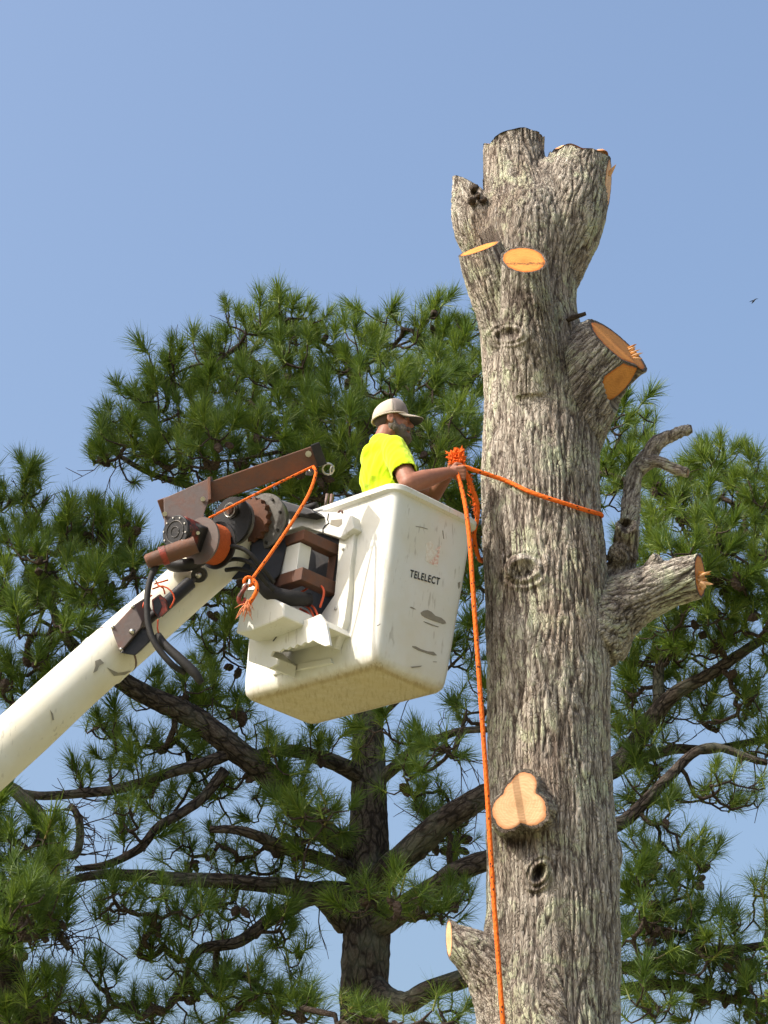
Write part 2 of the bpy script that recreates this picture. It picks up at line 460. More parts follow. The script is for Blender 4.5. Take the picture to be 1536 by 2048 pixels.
# ------------------------------------------------------------------ ground
def build_ground():
    t = NT("dry_grass"); p = t.pos()
    c = t.mix(t.noise(p, 1.2, 6, .6), (.20, .205, .105), (.27, .25, .155))
    m = t.done(c, .95, t.bump(t.noise(p, 30, 5, .6), .03, .6), 0, .1)
    n = 60; xs = np.linspace(-1, 1, n + 1); xs = np.sign(xs) * np.abs(xs) ** 3 * 2500
    X, Yg = np.meshgrid(xs, xs); q = np.stack([X.ravel(), Yg.ravel(), np.zeros(X.size)], -1)
    z = pnoise(q * .09 + 3.1) * .12; q[:, 2] = np.minimum(z, .06) - .06
    i = np.arange(n * (n + 1)).reshape(n, n + 1)[:, :-1].ravel()
    o = np_mesh("ground", q, np.stack([i, i + 1, i + n + 2, i + n + 1], -1), m)
    tag(o, kind="structure")
build_ground()

# ------------------------------------------------------------------ the oak that is being taken down
OY = 12.64                                     # its axis stands this far out
oak = thing("oak_tree", (W(1098, 1900, OY)[0], OY, 0), "tall limbless oak trunk with rough grey bark and fresh orange saw cuts", "tree")

def chain(rows, step=.06):
    P = np.array([W(a, b, c) for a, b, c, r in rows])
    R = np.array([r * MPP(p) for (a, b, c, r), p in zip(rows, P)])
    return spline(P, R, step)

def build_oak():
    mb = MB(); comps = []
    def comp(rows, n=36):
        P, R = chain(rows); comps.append((P, R)); mb.tube(P, R, n)
    # trunk
    comp([(1094, 2230, OY, 150), (1098, 2048, OY, 142), (1104, 1900, OY, 135), (1106, 1760, OY, 133), (1100, 1600, OY, 125), (1097, 1450, OY, 122),
          (1097, 1300, OY, 123), (1092, 1150, OY, 122), (1083, 1030, OY, 119), (1081, 900, OY, 117), (1080, 800, OY, 113), (1066, 700, OY, 103),
          (1054, 620, OY, 98), (1054, 550, OY, 102), (1058, 480, OY, 108), (1060, 430, OY, 96), (1062, 395, OY, 70)], 56)
    # the fork at the top
    comp([(1050, 520, OY, 92), (1042, 430, OY, 84), (1034, 370, OY + .01, 70), (1027, 300, OY + .02, 60), (1026, 205, OY + .03, 59)])
    comp([(1080, 540, OY, 84), (1118, 460, OY - .02, 84), (1140, 400, OY - .03, 76), (1155, 345, OY - .03, 64), (1162, 290, OY - .03, 60), (1166, 235, OY - .03, 56)])
    comp([(1150, 400, OY, 62), (1190, 372, OY - .01, 50), (1250, 352, OY - .01, 44)])
    comp([(1000, 505, OY + .03, 66), (960, 450, OY, 56), (944, 400, OY, 40), (940, 350, OY, 34), (938, 310, OY, 33)])
    comp([(1060, 470, OY - .04, 80), (1088, 400, OY - .03, 66), (1096, 350, OY - .02, 46), (1098, 328, OY - .02, 26)])
    # stub with the long thin orange cut, and the one facing the viewer
    comp([(1030, 690, OY - .10, 60), (995, 600, OY - .17, 50), (968, 530, OY - .22, 46), (945, 455, OY - .26, 42)])
    comp([(1066, 800, OY - .20, 52), (1058, 700, OY - .27, 58), (1052, 600, OY - .33, 52), (1048, 520, OY - .42, 47), (1046, 450, OY - .5, 44)])
    # right hand stub
    comp([(1110, 870, OY, 95), (1150, 775, OY - .02, 98), (1195, 722, OY - .03, 86), (1243, 690, OY - .03, 72), (1320, 640, OY - .04, 68)])
    # right hand limb
    comp([(1170, 1270, OY, 88), (1230, 1220, OY, 64), (1300, 1180, OY, 52), (1400, 1150, OY - .03, 42), (1450, 1136, OY - .04, 42)])
    comp([(1215, 1300, OY + .1, 40), (1240, 1260, OY + .05, 30), (1252, 1190, OY + .03, 26)])
    comp([(1300, 1150, OY - .04, 20), (1308, 1125, OY - .06, 16), (1316, 1112, OY - .09, 12)], 16)
    # dead grey limb behind
    comp([(1228, 1190, OY + .06, 40), (1248, 1120, OY + .09, 28), (1259, 1050, OY + .14, 21), (1263, 985, OY + .17, 18), (1271, 945, OY + .18, 18), (1300, 908, OY + .18, 17),
          (1315, 885, OY + .18, 17), (1345, 870, OY + .18, 13), (1386, 857, OY + .18, 11)], 20)
    comp([(1275, 940, OY + .18, 18), (1310, 922, OY + .15, 13), (1345, 936, OY + .13, 12), (1378, 946, OY + .11, 11)], 16)
    comp([(1252, 1120, OY + .05, 28), (1253, 1080, OY - .01, 25), (1254, 1046, OY - .10, 22)], 20)
    mb.ball(W(1238, 1110, OY - .02), .062 * RGT, .06 * FWD, .07 * UPV)
    # three-lobed stub lower down, left stub, swellings
    for rows in ([(1052, 1620, OY - .2, 52), (1040, 1590, OY - .42, 36), (1038, 1584, OY - .56, 36)],
                 [(1052, 1600, OY - .2, 50), (1050, 1565, OY - .42, 27), (1050, 1556, OY - .56, 27)],
                 [(1030, 1630, OY - .2, 52), (1012, 1622, OY - .42, 33), (1010, 1622, OY - .56, 32)],
                 [(1080, 1630, OY - .2, 50), (1066, 1618, OY - .42, 34), (1064, 1618, OY - .56, 33)]):
        comp(rows, 24)
    comp([(1066, 2100, OY - .05, 112), (1022, 1995, OY - .08, 80), (962, 1918, OY - .11, 52), (902, 1874, OY - .13, 31), (850, 1842, OY - .14, 29)])
    mb.ball(W(1212, 1712, OY), .085 * RGT, .12 * FWD, .12 * UPV)
    mb.ball(W(1075, 1745, OY - .27), .085 * RGT, .06 * FWD, .09 * UPV)
    mb.ball(W(1045, 1138, OY - .28), .10 * RGT, .045 * FWD, .085 * UPV)

    v, f = remesh(mb, .0074, 4)
    N = vnormals(v, f)
    # which limb each point belongs to
    D = []
    for P, R in comps:
        best = np.full(len(v), 9e9)
        lo, hi = P.min(0) - .35, P.max(0) + .35
        idx = np.where(((v > lo) & (v < hi)).all(1))[0]; q = v[idx]
        b = np.full(len(idx), 9e9)
        for i in range(len(P) - 1):
            a, e = P[i], P[i + 1] - P[i]
            t = np.clip(((q - a) @ e) / (e @ e), 0, 1)
            b = np.minimum(b, np.linalg.norm(q - a - t[:, None] * e, axis=1) - (R[i] * (1 - t) + R[i + 1] * t))
        best[idx] = b; D.append(best)
    D = np.array(D)
    Wt = np.exp(-np.clip(D - D.min(0), 0, .5) / .018); Wt /= Wt.sum(0)
    dom = D.argmin(0)
    H = np.zeros(len(v)); GC = np.zeros_like(v); GP = np.zeros_like(v); BH = np.zeros(len(v))
    for c, (P, R) in enumerate(comps):
        idx = np.where(Wt[c] > .02)[0]
        if not len(idx): continue
        ax = nrm(P[-1] - P[0]); q = v[idx]
        along = (q @ ax)[:, None] * ax
        k = .105 if R.mean() > .09 else .22
        st = (q - along) + along * k
        wv = np.stack([pnoise(q * 5 + o) for o in (0., 17.3, 41.9)], -1) * .013
        s1 = st + wv
        n1 = pnoise(s1 * 32 + c * 3.7)
        n2 = pnoise(s1 * 52 + 9.1)
        n3 = pnoise((q - along + along * .4) * 85 + 5.5)
        cross = pnoise((q - along * .35) * 40 + 2.2)
        fur = np.exp(-(n1 / .095) ** 2) + .6 * np.exp(-(n2 / .10) ** 2)
        h = 1 - np.clip(fur, 0, 1.3) + .45 * n3 + .45 * np.minimum(cross, .08)
        sc = .0095 * min(1, .35 + R.mean() * 7)
        w = Wt[c][idx]
        H[idx] += w * sc * (h - .6)
        BH[idx] += w * np.clip(.5 + .5 * (h - .5), 0, 1)
        d = dom[idx] == c
        GC[idx[d]] = st[d]; GP[idx[d]] = ((q - along) + along * .28)[d]
    for pc, rc in ((W(960, 497, OY - .24), .22), (W(1048, 519, OY - .42), .15), (W(1040, 1597, OY - .44), .19), (W(898, 1872, OY - .16), .13), (W(1246, 688, OY - .03), .22)):
        H *= 1 - .65 * np.exp(-(np.linalg.norm(v - pc, axis=1) / rc) ** 6)
    v2 = v + N * H[:, None]
    v2 += N * (.010 * pnoise(v * 6.5) + .012 * pnoise(v * 2.7))[:, None]
    # healed knots: raised lips round a sunken middle
    def knot(c, rx, rz, lip, hole, tilt=0, dark=.55):
        nonlocal v2
        d = v2 - c; x = d @ RGT; z = d @ UPV; dep = d @ FWD
        ca, sa = math.cos(tilt), math.sin(tilt); x, z = x * ca + z * sa, -x * sa + z * ca
        rho = np.hypot(x / rx, z / rz); k = np.abs(dep) < .22
        rho = rho + .12 * pnoise(v2 * 30)
        g = lip * np.exp(-((rho - 1) / .28) ** 2) + .6 * lip * np.exp(-((rho - 1.65) / .2) ** 2) - hole * np.exp(-(rho / .55) ** 2)
        g *= k * (N @ -FWD > .1)
        v2 = v2 - FWD * g[:, None]
        BH[:] = np.clip(BH - dark * k * np.exp(-(rho / .6) ** 2), 0, 1)
    knot(W(1045, 1138, OY - .33), .082, .058, .026, .004, .15, .12)
    knot(W(1078, 1745, OY - .34), .036, .056, .042, .055, -.6)
    knot(W(1035, 1690, OY - .32), .10, .045, .0, .035, .1)
    knot(W(1253, 1048, OY - .10), .052, .05, .006, .14)
    knot(W(1015, 670, OY - .32), .07, .04, .02, .02)
    # the saw cuts
    cuts = []
    def cut(c, n, ci, mat, R=None, name="cut_face", jag=0.0):
        n = nrm(n); back = 0.0; Pc, Rc = comps[ci[0] if isinstance(ci, tuple) else ci]; j = int(np.argmin(np.linalg.norm(Pc - c, axis=1))); j = min(max(j, 1), len(Pc) - 1)
        ax = nrm(Pc[-1] - Pc[max(0, j - 2)]) if ci != 8 or R is None else n
        mine = np.isin(dom, ci if isinstance(ci, tuple) else (ci,)) if not R else np.ones(len(v), bool)
        R = R or Rc[j] * 3.0; d = v2 - c; s = d @ n + jag * pnoise(v2 * V(9, 9, 0.01))
        lat = np.linalg.norm(d - (d @ ax)[:, None] * ax, axis=1)
        k = (s > back) & (lat < R) & (s < .5) & mine
        rough = .0012 * pnoise(v2[k] * 50)
        v2[k] -= ax * ((s[k]) / (ax @ n))[:, None]
        v2[k] += n * rough[:, None]
        cuts.append((k, c, n, mat, name, jag))
    cut(W(1162, 322, OY - .03), C3(.05, .98, -.3), 2, M['wood'], jag=.10)
    cut(W(1027, 284, OY + .02), C3(-.12, .97, -.15), 1, M['wood'], jag=.07)
    cut(W(1217, 366, OY), C3(.97, -.05, .20), 3, M['wood'])
    cut(W(938, 376, OY), nrm(C3(.60, .78, -.2)), 4, M['wood_old'])
    cut(W(960, 497, OY - .24), C3(-.33, .90, .19), 6, M['wood_orange'])
    cut(W(1048, 519, OY - .42), C3(.02, .83, .56), 7, M['wood_rot'])
    cut(W(1237, 690, OY - .03), C3(.66, .70, .30), 8, M['wood_orange'])
    cut(W(1240, 748, OY - .12), C3(.72, -.52, .46), 8, M['wood_orange'], .19)
    cut(W(1400, 1152, OY - .03), C3(.92, .10, .33), 9, M['wood_orange'])
    cut(W(1040, 1597, OY - .44), C3(-.25, .30, .92), (15, 16, 17, 18), M['wood'])
    cut(W(898, 1873, OY - .13), C3(-.98, .05, .17), 19, M['wood'])
    cut(W(1384, 858, OY + .18), C3(.95, .2, .2), 12, M['wood_old'])
    cut(W(1376, 946, OY + .11), C3(.8, -.1, .5), 13, M['wood_old'])

    # damp and algae-dark patches on the bark, with some shade below stubs painted in
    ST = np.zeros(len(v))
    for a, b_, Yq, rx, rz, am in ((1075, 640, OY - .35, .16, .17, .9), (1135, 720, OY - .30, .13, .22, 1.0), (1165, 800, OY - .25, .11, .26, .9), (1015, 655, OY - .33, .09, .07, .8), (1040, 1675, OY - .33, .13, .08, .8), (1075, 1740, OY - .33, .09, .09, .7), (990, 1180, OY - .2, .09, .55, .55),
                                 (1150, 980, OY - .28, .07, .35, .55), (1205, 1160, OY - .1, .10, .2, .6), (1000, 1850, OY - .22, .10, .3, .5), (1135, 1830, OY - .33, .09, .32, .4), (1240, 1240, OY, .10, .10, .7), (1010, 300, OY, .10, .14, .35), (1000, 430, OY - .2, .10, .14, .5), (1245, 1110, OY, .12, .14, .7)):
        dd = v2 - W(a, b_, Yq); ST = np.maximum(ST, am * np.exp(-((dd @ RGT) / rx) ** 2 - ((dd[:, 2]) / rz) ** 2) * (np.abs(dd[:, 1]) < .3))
    for k, *_ in cuts: BH[k] = .26
    np_mesh("trunk", v2, f, M['oak'], oak, True, {"bark": BH, "gc": GC, "gp": GP, "stain_shade": ST})
    # a clean wood face on every cut; a ring of bark is left round it
    for k, c, n, mat, name, jag in cuts:
        q = v2[k]; cc = q.mean(0); u = nrm(np.cross(n, UPV + .01)); w = np.cross(n, u)
        xy = np.stack([(q - cc) @ u, (q - cc) @ w], -1)
        cc = cc + u * (xy[:, 0].max() + xy[:, 0].min()) / 2 * .5 + w * (xy[:, 1].max() + xy[:, 1].min()) / 2 * .5
        xy = np.stack([(q - cc) @ u, (q - cc) @ w], -1)
        nb = 120; th = np.arctan2(xy[:, 1], xy[:, 0]); rr = np.hypot(xy[:, 0], xy[:, 1]); out = np.zeros(nb)
        bi = ((th + math.pi) / (2 * math.pi) * nb).astype(int) % nb
        np.maximum.at(out, bi, rr)
        z = out == 0; out[z] = np.interp(np.where(z)[0], np.where(~z)[0], out[~z], period=nb)
        ker = np.array([1, 2, 3, 2, 1.]) / 9; out = sum(np.roll(out, j - 2) * ker[j] for j in range(5))
        out = np.maximum(out * .93, out - .014)
        nr = 10; th = (np.arange(nb) + .5) / nb * 2 * math.pi - math.pi
        top = ((q - cc) @ n + jag * pnoise(q * V(9, 9, 0.01))).max()
        vs, tc, rad = [], [], []
        for i in range(nr + 1):
            t = i / nr
            for j in range(nb):
                x, y = out[j] * t * math.cos(th[j]), out[j] * t * math.sin(th[j])
                vs.append(cc + u * x + w * y); tc.append((x, y, 0)); rad.append(t)
        vs = np.array(vs); rad = np.array(rad)
        vs = vs + n * (top * .6 + .0012 + .0012 * pnoise(vs * 40) - .003 * (rad > .999) - jag * pnoise(vs * V(9, 9, 0.01)))[:, None]
        fs = [(i * nb + j, i * nb + (j + 1) % nb, (i + 1) * nb + (j + 1) % nb, (i + 1) * nb + j) for i in range(nr) for j in range(nb)]
        np_mesh(name, vs, np.array(fs), mat, oak, True, {"tc": np.array(tc), "rad": rad})
    # the lower trunk, down to the root flare
    b = W(1094, 2150, OY); x0, y0, z0 = b
    P = [V(x0, OY, -.1), V(x0, OY, .25), V(x0, OY, .8), V(x0, OY, z0 * .5), V(x0, OY, z0)]
    P, R = spline(P, [.78, .55, .46, .415, .385], .05)
    n = 72; mbt = MB(); mbt.tube(P, R, n)
    q = np.array(mbt.v); st = q * V(1, 1, .17)
    ax = V(x0, OY, 0); out = q - ax; out[:, 2] = 0; out /= np.linalg.norm(out, axis=1)[:, None] + 1e-9
    h = 1 - np.exp(-(pnoise(st * 27) / .1) ** 2) + .3 * pnoise(q * 60)
    q = q + out * (.012 * (h - .6))[:, None]
    mbt.v = [tuple(p) for p in q]
    me = bpy.data.meshes.new("trunk_base"); me.from_pydata(mbt.v, [], mbt.f)
    me.attributes.new("bark", 'FLOAT', 'POINT').data.foreach_set("value", np.clip(.5 + .45 * (h - .45), 0, 1).astype(np.float32))
    me.attributes.new("gc", 'FLOAT_VECTOR', 'POINT').data.foreach_set("vector", st.astype(np.float32).ravel())
    me.attributes.new("gp", 'FLOAT_VECTOR', 'POINT').data.foreach_set("vector", (q * V(1, 1, .28)).astype(np.float32).ravel())
    finish("trunk_base", me, M['oak'], oak)
    # torn splinters left on the cuts
    def splinter(p, d, L, r, mat=M['wood_orange']):
        d = nrm(d); sd = nrm(np.cross(d, FWD)); m = MB()
        a, bb = p - d * .02, p + d * L
        vs = [a + sd * r, a - sd * r, a - FWD * r * .8, a + FWD * r * .5, p + d * L * .6 + sd * r * .5, p + d * L * .6 - sd * r * .4, bb]
        fs = [(0, 2, 4), (2, 5, 4), (2, 1, 5), (1, 3, 5), (3, 4, 5), (3, 0, 4), (4, 5, 6)]
        m.add(vs, fs); m.build("splinter", mat, oak, False)
    rs = np.random.default_rng(2)
    for i in range(11):
        splinter(W(1405 + rs.uniform(-3, 5), 1140 + 42 * rs.random(), OY - .10 + rs.uniform(-.03, .04)), C3(1, rs.normal(0, .4), rs.normal(.1, .2)), rs.choice([.012, .02, .05]), rs.uniform(.006, .016), M['wood'] if i % 3 else M['wood_orange'])
    for i in range(8):
        splinter(W(1262 + 1.6 * i, 694 + 3.2 * i, OY - .06), C3(.8, .5 - .06 * i + rs.normal(0, .1), .1), rs.uniform(.018, .05), rs.uniform(.007, .013), M['wood'] if i % 2 else M['wood_orange'])
    splinter(W(1221, 345, OY - .05), C3(.55, .8, 0), .06, .016, M['wood'])
    # twig stub and crusts of old bark on the crotch
    m = MB(); P, R = spline([W(1128, 645, OY - .2), W(1145, 636, OY - .24), W(1172, 627, OY - .26)], [.012, .016, .011], .02)
    m.tube(P, R, 10, noise=.25); m.build("twig_stub", M['twig'], oak, tc=True)
    for a, b_, s in ((948, 378, .028), (955, 392, .022), (944, 402, .024), (967, 400, .020), (952, 512, .016), (1120, 640, .02)):
        m = MB(); m.ball(W(a, b_, OY - .16), s * C3(1, .3, .2), s * .8 * C3(-.3, 1, .1), s * C3(-.1, .1, 1), 10, 7)
        q = np.array(m.v); q += (q - q.mean(0)) * (.9 * pnoise(q * 45) + .7 * pnoise(q * 110))[:, None]; m.v = [tuple(p) for p in q]
        m.build("bark_crust", M['twig'], oak, tc=True)
build_oak()

# ------------------------------------------------------------------ pines
TUFTS = []
def make_tuft(k, sparse=False):
    """one spray of long needles round a shoot that runs up +Z; base at the origin"""
    r = np.random.default_rng(100 + k)
    n = 64 if sparse else 150; L = .10 if sparse else .12
    t = r.random(n) ** (1.0 if sparse else .8)
    z0 = t * L
    ph = r.random(n) * 2 * math.pi
    th = np.radians(np.clip((82 if sparse else 66) - 52 * t + r.normal(0, 17 if sparse else 11, n), 3, 118))
    ln = r.uniform(.13, .215, n) * (.85 + .2 * t)
    d = np.stack([np.sin(th) * np.cos(ph), np.sin(th) * np.sin(ph), np.cos(th)], -1)
    base = np.stack([.006 * np.cos(ph), .006 * np.sin(ph), z0], -1)
    drop = np.array([0, 0, -1.0])
    mid = base + d * (ln * .5)[:, None]
    bend = np.where(np.arange(n) < n * .4, 1.0, .3)
    tip = base + d * ln[:, None] + drop * (ln * r.uniform(.0, .38, n) * bend)[:, None] + r.normal(0, .012, (n, 3))
    sd = np.cross(d, r.normal(size=(n, 3))); sd /= np.linalg.norm(sd, axis=1)[:, None]
    w = (r.uniform(.0021, .0034, n) * (.72 if sparse else 1.0))[:, None]
    m1 = int(n * .4)
    v1 = np.stack([base - sd * w * .8, base + sd * w * .8, mid - sd * w, mid + sd * w, tip], 1)[:m1]
    v2_ = np.stack([base - sd * w, base + sd * w, tip], 1)[m1:]
    tv = np.clip(r.normal(.5, .2, n), 0, .95); tv[(r.random(n) < .05) & (t < .35)] = 1.0
    tint = np.concatenate([np.repeat(tv[:m1], 5), np.repeat(tv[m1:], 3)])
    q = np.arange(m1)[:, None] * 5; q2 = m1 * 5 + np.arange(n - m1)[:, None] * 3
    fs = np.concatenate([q + np.array([0, 1, 3]), q + np.array([0, 3, 2]), q + np.array([2, 3, 4]), q2 + np.array([0, 1, 2])])
    vs = np.concatenate([v1.reshape(-1, 3), v2_.reshape(-1, 3)])
    # the brown shoot and its bud
    a = np.arange(5) * 2 * math.pi / 5
    ring = lambda z, rr: np.stack([rr * np.cos(a), rr * np.sin(a), np.full(5, z)], -1)
    sv = np.concatenate([ring(-.01, .008), ring(L, .006), [[0, 0, L + .035]]]); o = len(vs)
    sf = []
    for i in range(5):
        j = (i + 1) % 5
        sf += [(i, j, 5 + j), (i, 5 + j, 5 + i), (5 + i, 5 + j, 10)]
    v = np.concatenate([vs, sv]); f = np.concatenate([fs, np.array(sf) + o])
    return v, f, np.concatenate([tint, np.full(11, 1.0)])
for k in range(16): TUFTS.append(make_tuft(k, k >= 8))

def tuft_mesh(k, mat):
    v, f, t = TUFTS[k]
    me = bpy.data.meshes.new("needle_tuft")
    me.from_pydata(v.tolist(), [], f.tolist())
    me.attributes.new("tint", 'FLOAT', 'POINT').data.foreach_set("value", t.astype(np.float32))
    me.materials.append(mat); me.update()
    return me
def cone_mesh():
    m = MB(); n, r_ = 8, 7; vs, fs = [], []
    for i in range(r_):
        t = i / (r_ - 1)
        for j in range(n):
            a = 2 * math.pi * (j + .5 * (i % 2)) / n
            rr = .028 * math.sin(math.pi * (.16 + .78 * t)) ** .8 * (1.22 if (i + j) % 2 else .82)
            vs.append((rr * math.cos(a), rr * math.sin(a), -.095 * t))
    for i in range(r_ - 1):
        for j in range(n):
            k = (j + 1) % n; fs.append((i * n + j, i * n + k, (i + 1) * n + k, (i + 1) * n + j))
    fs.append(tuple(range(n))[::-1]); fs.append(tuple(range((r_ - 1) * n, r_ * n)))
    m.add(vs, fs); me = bpy.data.meshes.new("pine_cone"); me.from_pydata(m.v, [], m.f); me.materials.append(M['cone']); me.update()
    return me
CONE = cone_mesh()

def rot_to(d, spin):
    """matrix that turns +Z to d"""
    d = nrm(d); a = nrm(np.cross(d, (0.3, .9, .2))); b = np.cross(d, a)
    c, s = math.cos(spin), math.sin(spin)
    return np.stack([a * c + b * s, -a * s + b * c, d], 1)

def build_pine(name, label, trunk_rows, limb_rows, blobs, n_obj, seed, needle, n_cones, reach=None, dead=()):
    r = np.random.default_rng(seed)
    P0 = np.array([W(a, b, c) for a, b, c, q in trunk_rows]); R0 = np.array([q * MPP(p) for (a, b, c, q), p in zip(trunk_rows, P0)])
    base = V(P0[0][0], P0[0][1], 0)
    P0 = np.vstack([[base + V(0, 0, -.1), base + V(0, 0, .3), base + V(0, 0, P0[0][2] * .5)], P0])
    R0 = np.concatenate([[R0[0] * 1.75, R0[0] * 1.35, R0[0] * 1.12], R0])
    root = thing(name, base, label, "tree")
    P, R = spline(P0, R0, .045)
    m = MB(); m.tube(P, R, 40, noise=.10, seed=seed); m.build("trunk", M['pine'], root, tc=True)
    nodes = [P[R < .17]]; rad = [R[R < .17]]
    def limb(Pw, Rw, n=12, nm="limb"):
        Pl, Rl = spline(Pw, Rw, .05)
        # crooked, as pine limbs are
        T, U, B = frames(Pl); L = np.concatenate([[0], np.cumsum(np.linalg.norm(np.diff(Pl, axis=0), axis=1))])
        s = r.random() * 50; am = np.clip(L / .6, 0, 1) * .045
        q = np.stack([L * 2.2 + s, L * 0 + .3, L * 0 + .7], -1)
        Pl = Pl + U * (pnoise(q) * am)[:, None] + B * (pnoise(q + 31.7) * am)[:, None]
        mm = MB(); mm.tube(Pl, Rl, n, noise=.13, seed=int(r.integers(99))); mm.build(nm, M['pine'] if Rl.max() > .03 else M['twig'], root, tc=True)
        nodes.append(Pl[len(Pl) // 5:]); rad.append(Rl[len(Pl) // 5:])
        return Pl
    for rows in limb_rows:
        Pw = np.array([W(a, b, c) for a, b, c, q in rows]); limb(Pw, np.array([q * MPP(p) for (a, b, c, q), p in zip(rows, Pw)]))
    # needle sprays fill the foliage masses
    tufts = []
    kinds = []
    for (a, b, c, rx, ry, rY, dens, sp_) in blobs:
        ctr = W(a, b, c); k = MPP(ctr); ex, ey = rx * k, ry * k
        n = max(2, int(dens * rx * ry / 105))
        q = r.normal(size=(n, 3)); q /= np.linalg.norm(q, axis=1)[:, None]; q *= (r.random(n) ** .38)[:, None]
        tufts.append(ctr + q[:, :1] * ex * RGT + q[:, 1:2] * rY * V(0, 1, 0) + q[:, 2:] * ey * V(0, 0, 1.1))
        kinds += [sp_] * n
        # a bough carries each larger mass
        if rx * ry > 2400:
            j = int(np.argmin(np.abs(P[:, 2] - (ctr[2] - .55 * np.linalg.norm(ctr[:2] - base[:2]) - .1))))
            j = min(max(j, int(len(P) * .35)), len(P) - 3)
            s0 = P[j]; e = ctr - s0; Lb = np.linalg.norm(e)
            allP = np.vstack(nodes); dn = np.linalg.norm(allP - ctr, axis=1)
            if dn.min() > .45:
                if dn.min() < Lb * .55:
                    s0 = allP[dn.argmin()]; e = ctr - s0; Lb = np.linalg.norm(e)
                mid1 = s0 + e * .35 + V(0, 0, -.10 * Lb) + r.normal(0, .06 * Lb, 3); mid2 = s0 + e * .7 + V(0, 0, -.05 * Lb) + r.normal(0, .05 * Lb, 3)
                rb = min(.012 + .016 * Lb, R[j] * .7)
                limb(np.array([s0, mid1, mid2, ctr]), np.array([rb, rb * .75, rb * .5, .012]), 8)
    tufts = np.vstack(tufts)
    # thin out those that crowd
    keep = []
    cell = {}
    for i, p in enumerate(tufts):
        key = tuple((p / .16).astype(int)); ok = True
        for dx in (-1, 0, 1):
            for dy in (-1, 0, 1):
                for dz in (-1, 0, 1):
                    for j in cell.get((key[0] + dx, key[1] + dy, key[2] + dz), ()):
                        if np.sum((tufts[j] - p) ** 2) < .088 ** 2: ok = False
        if ok: keep.append(i); cell.setdefault(key, []).append(i)
    tufts = tufts[keep]; n = len(tufts); kinds = np.array(kinds)[keep]
    # twigs: each spray joins the nearest wood, the nearest ones first
    NP = list(np.vstack(nodes)); NR = list(np.concatenate(rad)); par = [-1] * len(NP); base_n = len(NP)
    A = np.array(NP)
    best = np.full(n, 9e9); bi = np.zeros(n, int)
    for s in range(0, n, 200):
        d = np.linalg.norm(tufts[s:s + 200, None] - A[None], axis=2); bi[s:s + 200] = d.argmin(1); best[s:s + 200] = d.min(1)
    done = np.zeros(n, bool); twigs = []; dirs = np.zeros((n, 3)); cnt = {}
    for _ in range(n):
        i = int(np.argmin(np.where(done, 9e9, best))); done[i] = True
        p0 = np.array(NP[bi[i]]); p1 = tufts[i]; e = p1 - p0; L = np.linalg.norm(e)
        c1 = p0 + e * .38 + V(0, 0, -.13 * L) + r.normal(0, .07 * L, 3)
        c2 = p0 + e * .72 + V(0, 0, -.14 * L) + r.normal(0, .05 * L, 3)
        q = bi[i]; hop = 0
        while q >= base_n and hop < 40:
            cnt[q] = cnt.get(q, 0) + 1; q = par[q]; hop += 1
        ids = []
        pr = bi[i]
        for c in (c1, c2):
            NP.append(c); NR.append(.006); par.append(pr); pr = len(NP) - 1; ids.append(pr)
            d = np.linalg.norm(tufts - c, axis=1) + .02
            up = (d < best) & ~done; best[up] = d[up]; bi[up] = pr
        twigs.append((bi[i], ids, p0, c1, c2, p1, i))
        dirs[i] = nrm(p1 - c2)
    mt = MB()
    for b0, ids, p0, c1, c2, p1, i in twigs:
        k1, k2 = cnt.get(ids[0], 0), cnt.get(ids[1], 0)
        ra = min(.0072 * (1 + k1 * .5) ** .45, .026); rb = min(.0066 * (1 + k2 * .5) ** .45, .022)
        mt.tube(np.array([p0, c1, c2, p1]), [ra * 1.1, ra, rb, .0055], 5, cap=False)
    tw = mt.build("twigs", M['twig'], root, tc=True); tag(tw, kind="stuff")
    # sprays: those that show largest stand on their own, the rest are one mass
    ax = dirs * .6 + V(0, 0, .65) + r.normal(0, .38, (n, 3)); ax /= np.linalg.norm(ax, axis=1)[:, None]
    sc = r.uniform(.70, 1.25, n); kk = np.where(r.random(n) < kinds, r.integers(8, 16, n), r.integers(0, 8, n)); sp = r.random(n) * 6.28
    dist = (tufts - CAM) @ FWD
    pxx = 768 + FPX * (tufts[:, 0]) / dist; pyy = 1024 - FPX * ((tufts - CAM) @ UPV) / dist
    vis = (pxx > -20) & (pxx < 1556) & (pyy > -20) & (pyy < 2068)
    order = np.argsort(np.where(vis, dist, dist + 100))
    meshes = [tuft_mesh(k, needle) for k in range(len(TUFTS))]
    for i in order[:n_obj]:
        o = bpy.data.objects.new("needle_tuft", meshes[kk[i]]); COL.objects.link(o)
        R3 = rot_to(ax[i], sp[i]) * sc[i]
        o.matrix_world = Matrix([[*R3[0], tufts[i][0]], [*R3[1], tufts[i][1]], [*R3[2], tufts[i][2]], [0, 0, 0, 1]])
        mw = o.matrix_world.copy(); o.parent = root; o.matrix_parent_inverse = Matrix.Translation(-root.location); o.matrix_basis = mw
    vs, fs, ts, off = [], [], [], 0
    for i in order[n_obj:]:
        v, f, t = TUFTS[kk[i]]; R3 = rot_to(ax[i], sp[i]) * sc[i]
        vs.append(v @ R3.T + tufts[i]); fs.append(f + off); off += len(v)
        ts.append(np.where(t < .99, np.clip(t + (r.random() - .5) * .55, 0, .97), t))
    if vs: cr = np_mesh("crown", np.vstack(vs), np.vstack(fs), needle, root, False, {"tint": np.concatenate(ts)})
    if vs: tag(cr, kind="stuff")
    # cones sit in clusters on the twigs
    pick = [i for i in r.permutation(n) if vis[i]]
    made = 0
